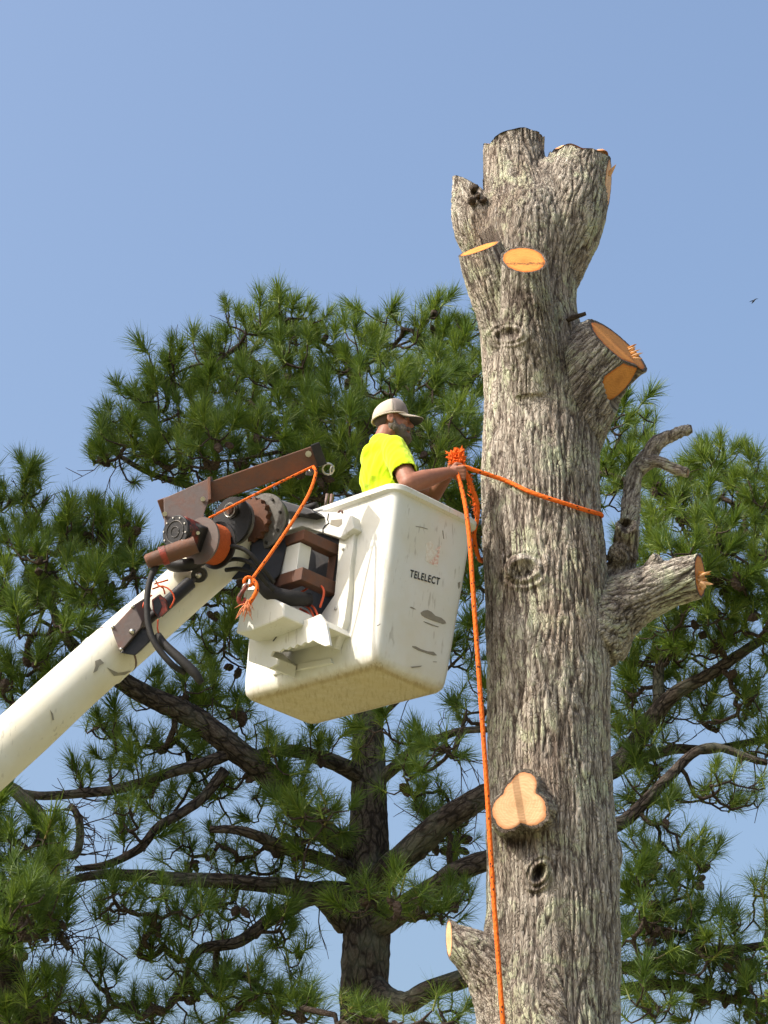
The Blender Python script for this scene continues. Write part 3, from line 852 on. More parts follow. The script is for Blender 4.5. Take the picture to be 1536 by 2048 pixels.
    for i in pick:
        if made >= n_cones: break
        for q in range(int(r.integers(1, 4))):
            p = twigs_end(twigs, i, r) if False else tufts[i] - dirs[i] * r.uniform(.02, .12) + r.normal(0, .03, 3)
            o = bpy.data.objects.new("pine_cone", CONE); COL.objects.link(o)
            R3 = rot_to(nrm(V(*r.normal(0, .8, 3)) + V(0, 0, .45)), r.random() * 6) * r.uniform(.85, 1.25)
            o.parent = root; o.matrix_parent_inverse = Matrix.Translation(-root.location)
            o.matrix_basis = Matrix([[*R3[0], p[0]], [*R3[1], p[1]], [*R3[2], p[2]], [0, 0, 0, 1]])
            made += 1
    # bare dead twiglets
    md = MB()
    allP = np.vstack(nodes[1:]) if len(nodes) > 1 else np.vstack(nodes)
    for _ in range(260):
        p = allP[r.integers(len(allP))]; d = nrm(r.normal(size=3) + V(0, 0, -.1))
        L = r.uniform(.2, .6); q = [p]; w = d
        for k in range(4):
            w = nrm(w + r.normal(0, .28, 3)); q.append(q[-1] + w * L / 4)
        md.tube(np.array(q), np.linspace(.006, .0025, 5), 4, cap=False)
        for k in (2, 3):
            w2 = nrm(w + r.normal(0, .7, 3)); md.tube(np.array([q[k], q[k] + w2 * L * .2, q[k] + w2 * L * .35 + r.normal(0, .02, 3)]), [.004, .003, .002], 4, cap=False)
    dt = md.build("dead_twigs", M['twig'], root, tc=True); tag(dt, kind="stuff")
    print("PINE", name, "tufts", n, "limbs", len(nodes), flush=True)

PY = 20.0
main_trunk = [(727, 2080, PY, 49), (730, 1950, PY, 48), (735, 1850, PY, 47), (737, 1740, PY, 43), (738, 1600, PY, 36), (737, 1500, PY, 33), (738, 1400, PY, 28),
              (750, 1250, PY, 23), (748, 1100, PY, 18), (735, 950, PY, 14), (715, 800, PY, 10), (690, 690, PY, 6)]
main_limbs = [
    [(735, 1790, PY, 33), (800, 1720, PY - .3, 29), (880, 1650, PY - .5, 27), (970, 1590, PY - .6, 24), (1100, 1560, PY - .6, 22), (1225, 1540, PY - .5, 21), (1300, 1440, PY - .5, 19), (1345, 1390, PY - .6, 15), (1440, 1335, PY - .7, 12), (1536, 1270, PY - .8, 9), (1620, 1230, PY - .8, 6)],
    [(1320, 1410, PY - .5, 14), (1318, 1340, PY - .4, 11), (1350, 1260, PY - .3, 8), (1370, 1200, PY - .3, 5)],
    [(735, 1860, PY, 30), (850, 1790, PY - .5, 24), (930, 1740, PY - .7, 22), (1080, 1690, PY - .8, 18), (1250, 1640, PY - .9, 14), (1400, 1500, PY - .9, 9), (1536, 1520, PY - .9, 7)],
    [(700, 1700, PY, 26), (640, 1660, PY - .3, 24), (560, 1580, PY - .6, 25), (470, 1500, PY - .8, 25), (400, 1440, PY - .9, 24), (320, 1400, PY - 1., 22), (240, 1360, PY - 1.1, 19), (150, 1290, PY - 1.2, 13), (110, 1230, PY - 1.2, 9), (100, 1160, PY - 1.2, 7)],
    [(470, 1500, PY - .8, 14), (400, 1530, PY - .9, 12), (300, 1560, PY - 1., 11), (200, 1580, PY - 1., 10), (90, 1590, PY - 1., 9), (0, 1580, PY - 1., 7)],
    [(450, 1540, PY - .8, 12), (400, 1600, PY - .8, 10), (320, 1650, PY - .9, 10), (280, 1700, PY - .9, 9), (220, 1730, PY - .9, 8), (150, 1740, PY - .9, 6)],
    [(700, 1790, PY, 27), (620, 1780, PY - .4, 20), (520, 1770, PY - .7, 16), (420, 1760, PY - .8, 15), (300, 1750, PY - .9, 14), (200, 1750, PY - 1., 10), (120, 1770, PY - 1., 7)],
    [(690, 1850, PY, 22), (630, 1790, PY - .3, 20), (560, 1830, PY - .5, 15), (480, 1880, PY - .7, 12), (400, 1900, PY - .8, 10), (370, 1960, PY - .8, 7)],
    [(735, 1560, PY, 20), (660, 1520, PY - .3, 16), (580, 1500, PY - .5, 13), (500, 1510, PY - .6, 9)],
    [(700, 1740, PY, 18), (650, 1720, PY - .5, 14), (560, 1690, PY - .8, 13), (480, 1660, PY - 1., 10), (420, 1660, PY - 1., 7)],
    [(760, 1560, PY, 14), (830, 1500, PY - .5, 11), (900, 1470, PY - .8, 8), (1000, 1460, PY - .9, 6)],
    [(745, 1200, PY, 14), (830, 1100, PY + .3, 12), (900, 860, PY + .3, 9), (940, 760, PY + .3, 6), (985, 700, PY + .3, 4)],
    [(735, 1000, PY, 11), (640, 900, PY - .3, 9), (560, 780, PY - .4, 7), (480, 690, PY - .5, 4)],
    [(745, 1150, PY, 14), (600, 1080, PY - .5, 11), (420, 990, PY - .8, 9), (300, 945, PY - 1., 6), (215, 900, PY - 1., 4)],
    [(1225, 1540, PY - .5, 14), (1330, 1500, PY - .2, 11), (1420, 1500, PY, 9), (1536, 1480, PY, 7)],
    [(740, 1960, PY, 22), (800, 2010, PY - .6, 23), (860, 1980, PY - .8, 20), (960, 1950, PY - .9, 18), (1100, 1940, PY - 1., 15), (1300, 1930, PY - 1., 13), (1420, 1900, PY - 1., 11), (1540, 1890, PY - 1., 8)],
    [(1240, 1980, PY - .8, 12), (1330, 1970, PY - .8, 12), (1430, 1990, PY - .8, 10), (1540, 2010, PY - .8, 7)],
]
def masses(rows, dens, spread=1.0, shift=12, sparse=0.0):
    out = []
    for a, b, rx, ry, dy in rows: out.append((a, b + shift, PY + dy, rx, ry, .32 * spread + .0028 * max(rx, ry), dens, sparse))
    return out
upper = [(250, 880, 75, 48, -1.3), (225, 850, 50, 40, -.9), (300, 800, 70, 55, -1.1), (345, 715, 62, 55, -.8), (420, 700, 60, 50, -.4), (490, 640, 58, 52, -.3), (572, 610, 50, 52, 0), (630, 640, 60, 48, .1),
         (590, 710, 80, 60, -.6), (700, 700, 75, 55, -.2), (740, 630, 50, 42, .3), (820, 650, 60, 48, .2), (880, 640, 52, 45, .3), (945, 630, 55, 45, .3), (940, 720, 60, 65, 0), (860, 750, 75, 60, -.6), (770, 760, 70, 60, -1.0),
         (400, 800, 80, 60, -1.2), (500, 770, 70, 60, -1.0), (610, 800, 80, 60, -1.2), (700, 850, 80, 65, -1.4), (560, 870, 90, 60, -1.7), (440, 890, 85, 55, -1.7), (350, 880, 70, 50, -1.5),
         (660, 920, 80, 60, -1.6), (590, 960, 70, 45, -1.5), (880, 850, 80, 70, -.9), (920, 930, 60, 70, -.9), (850, 930, 60, 60, -1.2), (700, 960, 70, 45, -1.4), (940, 1010, 50, 60, -.7),
         (1235, 850, 58, 62, .2), (1275, 820, 40, 42, .3), (1250, 930, 55, 60, -.1), (1395, 905, 62, 42, -.5), (1440, 900, 45, 40, -.4), (1330, 980, 70, 55, -.7), (1440, 985, 80, 55, -.9), (1520, 940, 55, 50, -.6), (1530, 1030, 60, 60, -.9),
         (1400, 1060, 80, 55, -1.4), (1290, 1060, 60, 55, -1.), (1480, 1110, 80, 60, -1.4), (1350, 1110, 70, 45, -1.5), (1440, 1190, 90, 55, -1.3), (1530, 1210, 60, 60, -1.3), (1360, 1240, 70, 50, -.9)]
leftup = [(50, 955, 62, 42, -1.2), (10, 985, 50, 50, -1.1), (25, 1060, 60, 60, -1.5), (125, 1030, 62, 48, -1.5), (180, 1020, 45, 40, -1.3), (215, 1060, 50, 40, -1.2), (110, 1110, 70, 50, -1.7), (255, 1075, 55, 42, -1.5), (250, 1140, 60, 48, -1.7), (170, 1160, 60, 45, -1.8),
          (40, 1160, 60, 50, -1.6), (60, 1240, 70, 45, -1.7), (160, 1235, 60, 42, -1.8), (20, 1310, 55, 50, -1.5), (110, 1310, 60, 45, -1.5), (30, 1390, 50, 45, -1.3), (180, 1300, 45, 40, -1.5)]
middle = [(440, 1020, 60, 45, -.6), (470, 1180, 70, 60, -.2), (400, 1220, 60, 50, -.4), (450, 1300, 70, 45, -.3), (400, 1380, 70, 42, -.6), (300, 1390, 55, 35, -.5), (460, 1400, 55, 40, -.3), (560, 1200, 90, 90, .6), (700, 1150, 100, 120, .8), (850, 1150, 80, 120, .8), (940, 1150, 50, 70, -.2), (930, 1290, 55, 60, -.3), (940, 1400, 45, 50, -.6),
          (200, 1420, 60, 40, -.7), (240, 1480, 55, 32, -.8), (880, 1490, 60, 42, -1.6), (820, 1540, 60, 38, -1.6), (760, 1470, 55, 32, -1.3), (560, 1500, 55, 35, -1.0), (640, 1480, 50, 32, -.7)]
lower = [(330, 1480, 60, 40, -.6), (280, 1540, 60, 30, -1.), (190, 1550, 60, 30, -1.), (390, 1500, 50, 40, -.5), (470, 1440, 50, 30, -.5), (600, 1570, 55, 35, -.8), (650, 1640, 60, 42, -1.2), (580, 1640, 50, 36, -1.), (480, 1590, 55, 38, -.4), (420, 1560, 45, 30, -.4),
         (270, 1640, 50, 32, -1.1), (370, 1690, 55, 38, -.5), (450, 1700, 55, 38, -.4), (540, 1720, 60, 38, -.4), (620, 1720, 50, 34, -.9), (230, 1800, 55, 32, -1.2), (320, 1810, 60, 36, -1.1), (400, 1830, 60, 38, -.9), (480, 1810, 50, 34, -.6), (330, 1880, 60, 36, -1.), (450, 1870, 50, 34, -.5),
         (560, 1840, 50, 34, -.7), (590, 1920, 45, 30, -.6), (200, 1920, 40, 26, -1.2), (250, 1990, 60, 34, -1.), (330, 2020, 70, 36, -.9), (430, 2000, 70, 42, -.7), (520, 1990, 60, 36, -.6), (600, 2020, 60, 34, -.8), (160, 2030, 60, 30, -1.2),
         (700, 1790, 50, 32, -1.3), (790, 1790, 55, 34, -1.5), (860, 1810, 55, 34, -1.2), (920, 1790, 45, 34, -.8), (880, 1660, 50, 40, .2), (930, 1640, 40, 40, .2), (860, 1580, 50, 34, .2), (900, 1720, 50, 36, -.2),
         (720, 2010, 42, 32, -1.9), (770, 2040, 40, 24, -1.9), (860, 2030, 40, 24, -1.6), (910, 2010, 36, 30, -1.6),
         (1260, 1320, 50, 50, .2), (1330, 1330, 60, 40, .3), (1430, 1300, 60, 36, -.2), (1500, 1370, 50, 40, -.4), (1450, 1420, 60, 40, -.4), (1350, 1440, 60, 36, .3), (1270, 1440, 50, 44, .4), (1270, 1590, 50, 48, -.7), (1310, 1640, 45, 42, -.8), (1340, 1560, 50, 34, -.5),
         (1420, 1570, 50, 34, -.8), (1490, 1570, 50, 34, -.8), (1520, 1480, 45, 45, -.4), (1280, 1700, 46, 40, -1.), (1360, 1690, 40, 26, -.9), (1400, 1700, 30, 24, -.9), (1300, 1780, 60, 40, -1.2), (1370, 1750, 45, 34, -1.1), (1390, 1810, 60, 36, -1.2),
         (1280, 1850, 55, 40, -1.3), (1450, 1840, 55, 34, -1.1), (1530, 1780, 34, 44, -.9), (1540, 1850, 40, 40, -1.0), (1320, 1910, 60, 34, -1.2), (1400, 1900, 60, 32, -1.2), (1490, 1910, 55, 32, -1.1), (1300, 2000, 60, 38, -1.4), (1390, 1990, 60, 32, -.9), (1470, 1990, 60, 32, -.9), (1520, 2030, 50, 28, -.8)]
extra = [(1270, 1290, 45, 40, -.6), (1330, 1300, 50, 36, -.5), (1260, 1380, 40, 40, -.3), (1390, 1380, 50, 36, -.3), (1300, 1520, 46, 36, -.5), (1260, 1480, 36, 36, -.4), (1275, 1790, 46, 40, -1.), (1310, 1850, 50, 40, -1.), (1360, 1860, 50, 36, -1.), (1270, 1930, 46, 40, -1.), (1350, 1960, 55, 36, -.9), (1440, 1950, 55, 34, -.9), (1510, 1950, 40, 34, -.9), (330, 1600, 55, 36, -.6), (420, 1780, 50, 34, -.6), (60, 1950, 50, 36, -1.4), (480, 1960, 60, 34, -.6), (380, 1960, 60, 34, -.7)]
backfill = [(640, 820, 300, 150, 1.3), (850, 960, 140, 200, 1.5), (430, 960, 150, 120, 1.0), (1380, 1080, 150, 120, .6), (110, 1180, 120, 130, 0.)]
blobs = masses(upper, .74, 1, 34, .10) + masses(leftup, .68, 1, 34, .12) + masses(middle, .62, 1, 12, .4) + masses(lower, .78, 1, 12, .72) + masses(extra, .72, 1, 8, .6) + masses(backfill, .045, 2.0, 20, .3)
build_pine("pine_tree", "broad dark green pine with many cones spreading behind the lift bucket", main_trunk, main_limbs, blobs, 300, 5, M['needle'], 280)

# second pine, its leaning trunk at the edge of the first one's crown
LY = 18.6
left_trunk = [(60, 2140, LY, 50), (25, 2010, LY, 42), (8, 1950, LY, 40), (10, 1880, LY, 36), (20, 1800, LY + .1, 30), (90, 1740, LY + .2, 24), (85, 1650, LY + .3, 17), (40, 1590, LY + .3, 14), (-40, 1530, LY + .3, 10), (-120, 1400, LY + .3, 7)]
left_limbs = [[(80, 1690, LY + .2, 12), (150, 1710, LY + .1, 9), (155, 1640, LY, 8), (140, 1610, LY, 6)], [(30, 1800, LY, 14), (-60, 1700, LY - .2, 11), (-180, 1600, LY - .3, 8)],
              [(10, 1940, LY, 20), (60, 2010, LY - .2, 16), (120, 2060, LY - .3, 12)], [(40, 1770, LY, 12), (100, 1840, LY - .4, 9), (140, 1900, LY - .5, 6)]]
lb = []
for a, b, rx, ry, dy, de in [(50, 1700, 45, 36, -.6, .8), (110, 1690, 45, 32, -.6, .8), (40, 1780, 60, 40, -1., 1.0), (90, 1830, 55, 40, -1.1, 1.1), (25, 1860, 50, 40, -1.2, 1.2), (110, 1760, 40, 34, -.8, .8), (-60, 1650, 80, 60, -.5, .8), (-160, 1560, 90, 70, -.4, .8),
                             (-100, 1760, 80, 60, -.7, .8), (-150, 1420, 90, 60, 0, .8), (-70, 1900, 70, 50, -.6, .8), (110, 1990, 50, 28, -.4, .7), (60, 2040, 50, 26, -.5, .7), (-20, 1690, 50, 40, -.6, .8)]:
    lb.append((a, b, LY + dy, rx, ry, .35 + .003 * rx, de, .25))
build_pine("pine_tree", "smaller green pine with a crooked leaning trunk, below the cream boom", left_trunk, left_limbs, lb, 150, 23, M['needle'], 14)

# tall pine added outside the view on the sun's side to shade the lower boughs of the other two
def build_shade_pine():
    r = np.random.default_rng(77); x0, y0 = -8.0, 15.9
    root = thing("pine_tree", (x0, y0, 0), "very tall unseen pine with a flat high crown, added to shade the lower boughs", "tree")
    P, R = spline([V(x0, y0, -.1), V(x0, y0, .5), V(x0 + .1, y0, 6), V(x0 + .2, y0, 12), V(x0 + .3, y0, 16), V(x0 + .3, y0, 18.4)], [.42, .33, .27, .22, .14, .04], .12)
    m = MB(); m.tube(P, R, 24, noise=.08); m.build("trunk", M['pine'], root, tc=True)
    vs, fs, ts, off = [], [], [], 0
    for i in range(40):
        z = 14.6 + 3.4 * r.random(); a = r.random() * 6.28; L = r.uniform(1.6, 3.6)
        s0 = V(x0 + .25, y0, z); e = s0 + V(math.cos(a) * L, math.sin(a) * L * .62, r.uniform(.1, .6))
        Q, Rq = spline([s0, (s0 + e) / 2 + V(0, 0, -.15), e], [.06, .04, .015], .1)
        m = MB(); m.tube(Q, Rq, 8, noise=.1); m.build("limb", M['pine'], root, tc=True)
        for k in range(24):
            p = Q[int((.3 + .7 * r.random()) * (len(Q) - 1))] + r.normal(0, .26, 3) * V(1, 1, .6)
            v, f, t = TUFTS[r.integers(8)]; R3 = rot_to(V(0, 0, 1) + r.normal(0, .4, 3), r.random() * 6) * r.uniform(1.3, 1.6)
            vs.append(v @ R3.T + p); fs.append(f + off); ts.append(t); off += len(v)
    cr = np_mesh("crown", np.vstack(vs), np.vstack(fs), M['needle'], root, False, {"tint": np.concatenate(ts)}); tag(cr, kind="stuff")
build_shade_pine()

# ------------------------------------------------------------------ the bucket lift
BYAW, BROLL, BPIT = 0.7434, 0.1189, 0.0211
def _rz(a): c, s = math.cos(a), math.sin(a); return np.array([[c, -s, 0], [s, c, 0], [0, 0, 1.]])
def _ry(a): c, s = math.cos(a), math.sin(a); return np.array([[c, 0, s], [0, 1, 0], [-s, 0, c.real]])
def _rx(a): c, s = math.cos(a), math.sin(a); return np.array([[1., 0, 0], [0, c, -s], [0, s, c]])
BM = _ry(BROLL) @ _rx(BPIT) @ _rz(BYAW)
BO = V(-.0499, 12.064, 6.370)                   # near bottom corner of the bucket
BR, BL, BH_, BT = .5174, 1.0879, .9973, .035
def B(x, y, z): return BO + BM @ V(x, y, z)
BX, BYv, BZ = BM[:, 0], BM[:, 1], BM[:, 2]
def on_x(px, py, x):
    """local (y, z) where the bucket-side plane local x = const is seen at that direction"""
    d = W(px, py, 10.0) - CAM; o = BM.T @ (CAM - BO); k = BM.T @ d
    p = o + k * ((x - o[0]) / k[0]); return p[1], p[2]
def on_y(px, py, y=0.0):
    d = W(px, py, 10.0) - CAM; o = BM.T @ (CAM - BO); k = BM.T @ d
    p = o + k * ((y - o[1]) / k[1]); return p[0], p[2]

_p0, _p4 = W(505, 1066, 12.42), W(0, 1507, 11.9)
_d = nrm(_p4 - _p0); BOOM_FOOT = _p4 + _d * ((_p4[2] - 1.9) / -_d[2])
lift = thing("bucket_lift", (BOOM_FOOT[0], BOOM_FOOT[1], 0), "white fibreglass bucket lift with cream boom, rusty jib and winch", "bucket lift")

def build_bucket():
    def rrect(x0, x1, y0, y1, r, k=7):
        out = []
        for cx, cy, a0 in ((x1 - r, y1 - r, 0), (x0 + r, y1 - r, 90), (x0 + r, y0 + r, 180), (x1 - r, y0 + r, 270)):
            for i in range(k + 1):
                a = math.radians(a0 + 90 * i / k); out.append((cx + r * math.cos(a), cy + r * math.sin(a)))
        return out
    secs = []
    def sec(z, inset, r): secs.append((z, inset, r))
    def tp(z): return -BT * max(z, 0) / BH_
    sec(.002, .075, .03); sec(.004, .05, .05); sec(.015, .022, .045); sec(.035, .006, .045); sec(.065, 0, .045)
    for z in np.linspace(.13, BH_ - .06, 14): sec(z, tp(z), .045)
    sec(BH_ - .04, tp(BH_) , .047); sec(BH_ - .032, tp(BH_) - .026, .085); sec(BH_ - .006, tp(BH_) - .028, .087); sec(BH_, tp(BH_) - .022, .085)
    sec(BH_, tp(BH_) + .012, .055); sec(BH_ - .1, tp(BH_) + .014, .055); sec(.06, .02, .05); sec(.04, .07, .03)
    vs, fs, dirt = [], [], []
    for z, i, r in secs:
        for x, y in rrect(i, BR - i, i, BL - i, r):
            vs.append(B(x, y, z)); dirt.append((x, y, z))
    n = 32
    for s in range(len(secs) - 1):
        for j in range(n):
            k = (j + 1) % n; fs.append((s * n + j, s * n + k, (s + 1) * n + k, (s + 1) * n + j))
    fs.append(tuple(range(n - 1, -1, -1))); fs.append(tuple(range((len(secs) - 1) * n, len(secs) * n)))
    # finer, so that grime can follow the edges
    me = bpy.data.meshes.new("bucket"); me.from_pydata([tuple(map(float, p)) for p in vs], [], fs)
    bm = bmesh.new(); bm.from_mesh(me)
    bmesh.ops.subdivide_edges(bm, edges=[e for e in bm.edges if e.calc_length() > .12], cuts=7, use_grid_fill=True)
    bm.to_mesh(me); bm.free()
    q = np.empty(len(me.vertices) * 3, np.float32); me.vertices.foreach_get("co", q); q = q.reshape(-1, 3)
    l = (q - BO) @ BM
    cx = np.minimum(np.abs(l[:, 0]), np.abs(l[:, 0] - BR)); cy = np.minimum(np.abs(l[:, 1]), np.abs(l[:, 1] - BL))
    e = np.exp(-(np.abs(l[:, 2]) + np.clip(np.minimum(cx, cy) - .045, 0, 1) * (l[:, 2] < .03)) / .045) * .62 + (l[:, 2] < .012) * .26
    cx = np.minimum(np.abs(l[:, 0]), np.abs(l[:, 0] - BR)); cy = np.minimum(np.abs(l[:, 1]), np.abs(l[:, 1] - BL))
    e += .30 * np.exp(-np.hypot(cx, cy) / .04) + .40 * np.exp(-np.abs(l[:, 2] - BH_ + .012) / .014)
    me.attributes.new("dirt", 'FLOAT', 'POINT').data.foreach_set("value", np.clip(e, 0, 1).astype(np.float32))
    me.attributes.new("tan", 'FLOAT', 'POINT').data.foreach_set("value", np.clip(1 - l[:, 2] / .02, 0, 1).astype(np.float32))
    bk = finish("bucket", me, M['white'], lift, True, 0, 40)

    # lettering and marks on the side panel (local y = 0, a little tapered)
    def face_pt(x, z, out=.004): return B(x, tp(z) - out, z)
    cu = bpy.data.curves.new("lettering", 'FONT'); cu.body = "TELELECT"; cu.size = .075; cu.extrude = .0008; cu.align_x = 'LEFT'; cu.space_character = 1.14; cu.offset = .0012
    tmp = bpy.data.objects.new("tmp", cu); COL.objects.link(tmp)
    dg = bpy.context.evaluated_depsgraph_get(); me = bpy.data.meshes.new_from_object(tmp.evaluated_get(dg)); bpy.data.objects.remove(tmp)
    q = np.empty(len(me.vertices) * 3, np.float32); me.vertices.foreach_get("co", q); q = q.reshape(-1, 3).astype(float)
    x0, z0 = on_y(820, 1153, -.025); x1, z1 = on_y(879, 1170, -.025)
    wd = q[:, 0].max() - q[:, 0].min(); sc = (x1 - x0) / wd; hs = .042 / (q[:, 1].max() - q[:, 1].min())
    fx = (q[:, 0] - q[:, 0].min()) * sc
    zz = z0 + (z1 - z0) * fx / (x1 - x0) + q[:, 1] * hs
    out = np.array([face_pt(x0 + a, z, .003 + c * .5) for a, z, c in zip(fx, zz, q[:, 2])])
    me.vertices.foreach_set("co", out.astype(np.float32).ravel())
    finish("lettering", me, M['letters'], bk, False)
    def mark(name, pts, mat, thick=.002):
        loc = [on_y(a, b, -.02) for a, b in pts]
        # resample so that it hugs the panel
        m = MB(); m.prism([face_pt(x, z, .0008) for x, z in loc], -BYv * thick); return m.build(name, mat, bk, False)
    c7 = lambda L: [(700 + a * .1954, 1020 + b * .1953) for a, b in L]
    mark("repair_patch", c7([(730, 1050), (760, 1028), (800, 1022), (840, 1042), (880, 1082), (940, 1102), (980, 1135), (990, 1160), (960, 1166), (890, 1142), (830, 1122), (775, 1098), (742, 1075)]), M['patch'])
    mark("repair_patch", c7([(652, 1388), (690, 1392), (740, 1420), (810, 1443), (870, 1448), (905, 1484), (870, 1485), (800, 1462), (720, 1435), (660, 1402)]), M['patch'])
    mark("scuff", c7([(760, 1136), (800, 1148), (860, 1172), (922, 1194), (910, 1198), (850, 1182), (780, 1152)]), M['patch'], .0012)
    mark("scuff", c7([(620, 990), (640, 990), (684, 1016), (668, 1014), (632, 1002)]), M['patch'], .0012)
    mark("scuff", c7([(868, 1546), (906, 1548), (904, 1554), (870, 1552)]), M['patch'], .0012)
    mark("scuff", c7([(290, 1180), (330, 1158), (318, 1174), (294, 1186)]), M['patch'], .0012)
    mark("scuff", c7([(1100, 745), (1125, 735), (1122, 790), (1108, 810), (1102, 780)]), M['patch'], .0012)
    mark("scuff", c7([(640, 1600), (760, 1588), (740, 1602), (660, 1612)]), M['patch'], .0010)
    mark("scuff", c7([(930, 215), (938, 215), (950, 300), (944, 300)]), M['patch'], .0010)
    mark("scuff", c7([(660, 168), (720, 178), (785, 198), (780, 202), (716, 184), (660, 174)]), M['patch'], .0010)
    # faded warning decal: pale red, mostly worn away
    t = NT("faded_red_decal"); p = t.pos()
    k = t.ramp(t.noise(p, 55, 6, .7), [(.42, 0.0), (.62, .75)])
    dm = t.done(t.mix(k, (.72, .695, .62), (.60, .24, .15)), .6)
    t = NT("faded_tan_decal"); p = t.pos()
    k = t.ramp(t.noise(p, 55, 6, .7), [(.40, 0.0), (.66, .6)])
    dm2 = t.done(t.mix(k, (.72, .695, .62), (.55, .42, .26)), .6)
    mark("warning_decal", c7([(920, 365), (905, 470), (890, 580), (800, 545), (840, 500), (895, 420), (855, 410)]), dm, .0008)
    mark("warning_decal", c7([(765, 345), (815, 322), (848, 362), (838, 405), (880, 440), (800, 540), (762, 520), (775, 430)]), dm2, .0008)

    # casing bolted to the side that faces the boom
    def slab(name, pts, xo, xi, mat=M['white'], bevel=.006, parent=None):
        yz = [on_x(a, b, xo) for a, b in pts]
        m = MB(); m.prism([B(xo, y, z) for y, z in yz], BX * (xi - xo))
        return m.build(name, mat, parent or bk, False, bevel)
    slab("casing_recess", [(556, 1056), (682, 1072), (672, 1192), (645, 1236), (575, 1250), (520, 1225), (535, 1120)], -.03, .02, M['black'], 0)
    slab("casing_flange", [(682, 1052), (709, 1057), (705, 1100), (700, 1135), (697, 1180), (689, 1240), (682, 1262), (668, 1296), (650, 1290), (637, 1281), (642, 1228), (668, 1190), (674, 1130), (678, 1075)], -.05, .0)
    slab("casing_top", [(556, 1040), (596, 1030), (632, 1022), (670, 1024), (704, 1031), (708, 1056), (680, 1076), (640, 1064), (605, 1052), (556, 1066)], -.085, .0)
    slab("casing_lower_box", [(489, 1178), (523, 1178), (545, 1196), (566, 1206), (567, 1233), (550, 1242), (500, 1262), (471, 1266), (480, 1222)], -.36, -.03, M['white'], .01)
    slab("casing_left_wall", [(530, 1030), (560, 1022), (560, 1110), (500, 1190), (486, 1200), (512, 1100)], -.12, -.02, M['white'], .006)
    jag = [(499, 1262), (497, 1322), (538, 1336), (554, 1328), (556, 1318), (541, 1312), (546, 1302), (560, 1303), (566, 1297), (574, 1299), (580, 1293), (588, 1296), (594, 1288), (602, 1291), (610, 1284), (617, 1286), (626, 1280),
           (636, 1286), (650, 1292), (660, 1290), (652, 1246), (640, 1228), (622, 1236), (600, 1243), (580, 1238), (560, 1246), (530, 1256)]
    slab("casing_skirt", jag, -.22, -.205, M['white'], .0)
    slab("casing_skirt_end", [(499, 1268), (497, 1320), (537, 1334), (540, 1310), (520, 1290)], -.205, -.02, M['white'], .004)
    slab("casing_shelf", [(520, 1262), (640, 1236), (646, 1250), (530, 1280)], -.20, -.0, M['white'], .004)
    slab("rib", [(540, 1336), (660, 1316), (664, 1326), (545, 1350)], -.014, .01, M['white'], .004)
    # cracks
    for pts in ([(566, 1236), (560, 1245), (556, 1258), (550, 1266)], [(592, 1244), (580, 1250), (566, 1256), (558, 1262), (552, 1275), (546, 1282)]):
        m = MB(); m.tube(np.array([B(-.224, *on_x(a, b, -.224)) for a, b in pts]), .0028, 5); m.build("crack", M['black'], bk)
    m = MB(); m.tube(np.array([B(-.087, *on_x(a, b, -.087)) for a, b in [(657, 1027), (655, 1040), (658, 1046), (650, 1052), (646, 1058), (646, 1066)]]), .0035, 5); m.build("crack", M['black'], bk)
    m = MB(); m.prism([B(-.087, *on_x(a, b, -.087)) for a, b in ((662, 1040), (684, 1038), (684, 1048), (676, 1054), (660, 1049))], BX * .001); m.build("repair_patch", M['patch'], bk, False)
    # bolts on the flange
    for a, b in ((687, 1099), (672, 1218), (669, 1252), (700, 1066)):
        y, z = on_x(a, b, -.05); m = MB(); m.cyl(B(-.048, y, z), B(-.057, y, z), .008, 10); m.build("bolt", M['silver'], bk, True, 0)
    # eye bolt and pipe stubs on the rim side, and the folded control lever
    y, z = on_x(680, 1028, -.06); c = B(-.06, y, z)
    m = MB(); m.torus(c, BYv, BZ, .019, .006, 20, 8); m.box(c - BZ * .027, BX * .012, BYv * .03, BZ * .005); m.build("eye_bolt", M['rust'], bk)
    for a, b, a2, b2 in ((651, 1016, 655, 988), (661, 1016, 664, 989)):
        m = MB(); m.cyl(B(-.05, *on_x(a, b, -.05)), B(-.05, *on_x(a2, b2, -.05)), .010, 12); m.build("pipe_stub", M['rustplate'], bk)
    m = MB(); m.prism([B(-.16, *on_x(a, b, -.16)) for a, b in ((552, 1003), (563, 1000), (622, 1018), (630, 1026), (612, 1030), (580, 1024), (560, 1030))], BX * .09); m.build("control_lever", M['black'], bk, False, .006)
    m = MB(); m.cyl(B(-.10, *on_x(612, 1016, -.10)), B(-.10, *on_x(633, 1010, -.10)), .018, 16); m.build("lever_tube", M['rubber'], bk)
    # rusty mounting frame in the opening
    X0 = -.27
    y1, z1 = on_x(608, 1068, X0); y2, z2 = on_x(604, 1146, X0)
    def bar(y, z, h, nm="mounting_bar"):
        m = MB(); m.box(B(X0 + .15, y + .035, z), BX * .15, BYv * .035, BZ * h); m.build(nm, M['rust'], bk, False, .004)
        m = MB(); m.box(B(X0 + .035, y + .07 + .14, z), BX * .035, BYv * .14, BZ * (h - .001)); m.build(nm, M['rust'], bk, False, .004)
    bar(y1, z1, .030); bar(y2, z2, .036)
    m = MB(); m.box(B(X0 + .26, y1 + .034, (z1 + z2) / 2), BX * .025, BYv * .03, BZ * ((z1 - z2) / 2 - .032)); m.build("mounting_post", M['rust'], bk, False, .003)
    m = MB(); m.box(B(X0 + .05, y1 + .12, (z1 + z2) / 2), BX * .04, BYv * .085, BZ * ((z1 - z2) / 2 - .034)); m.build("valve_box", M['white'], bk, False, .004)
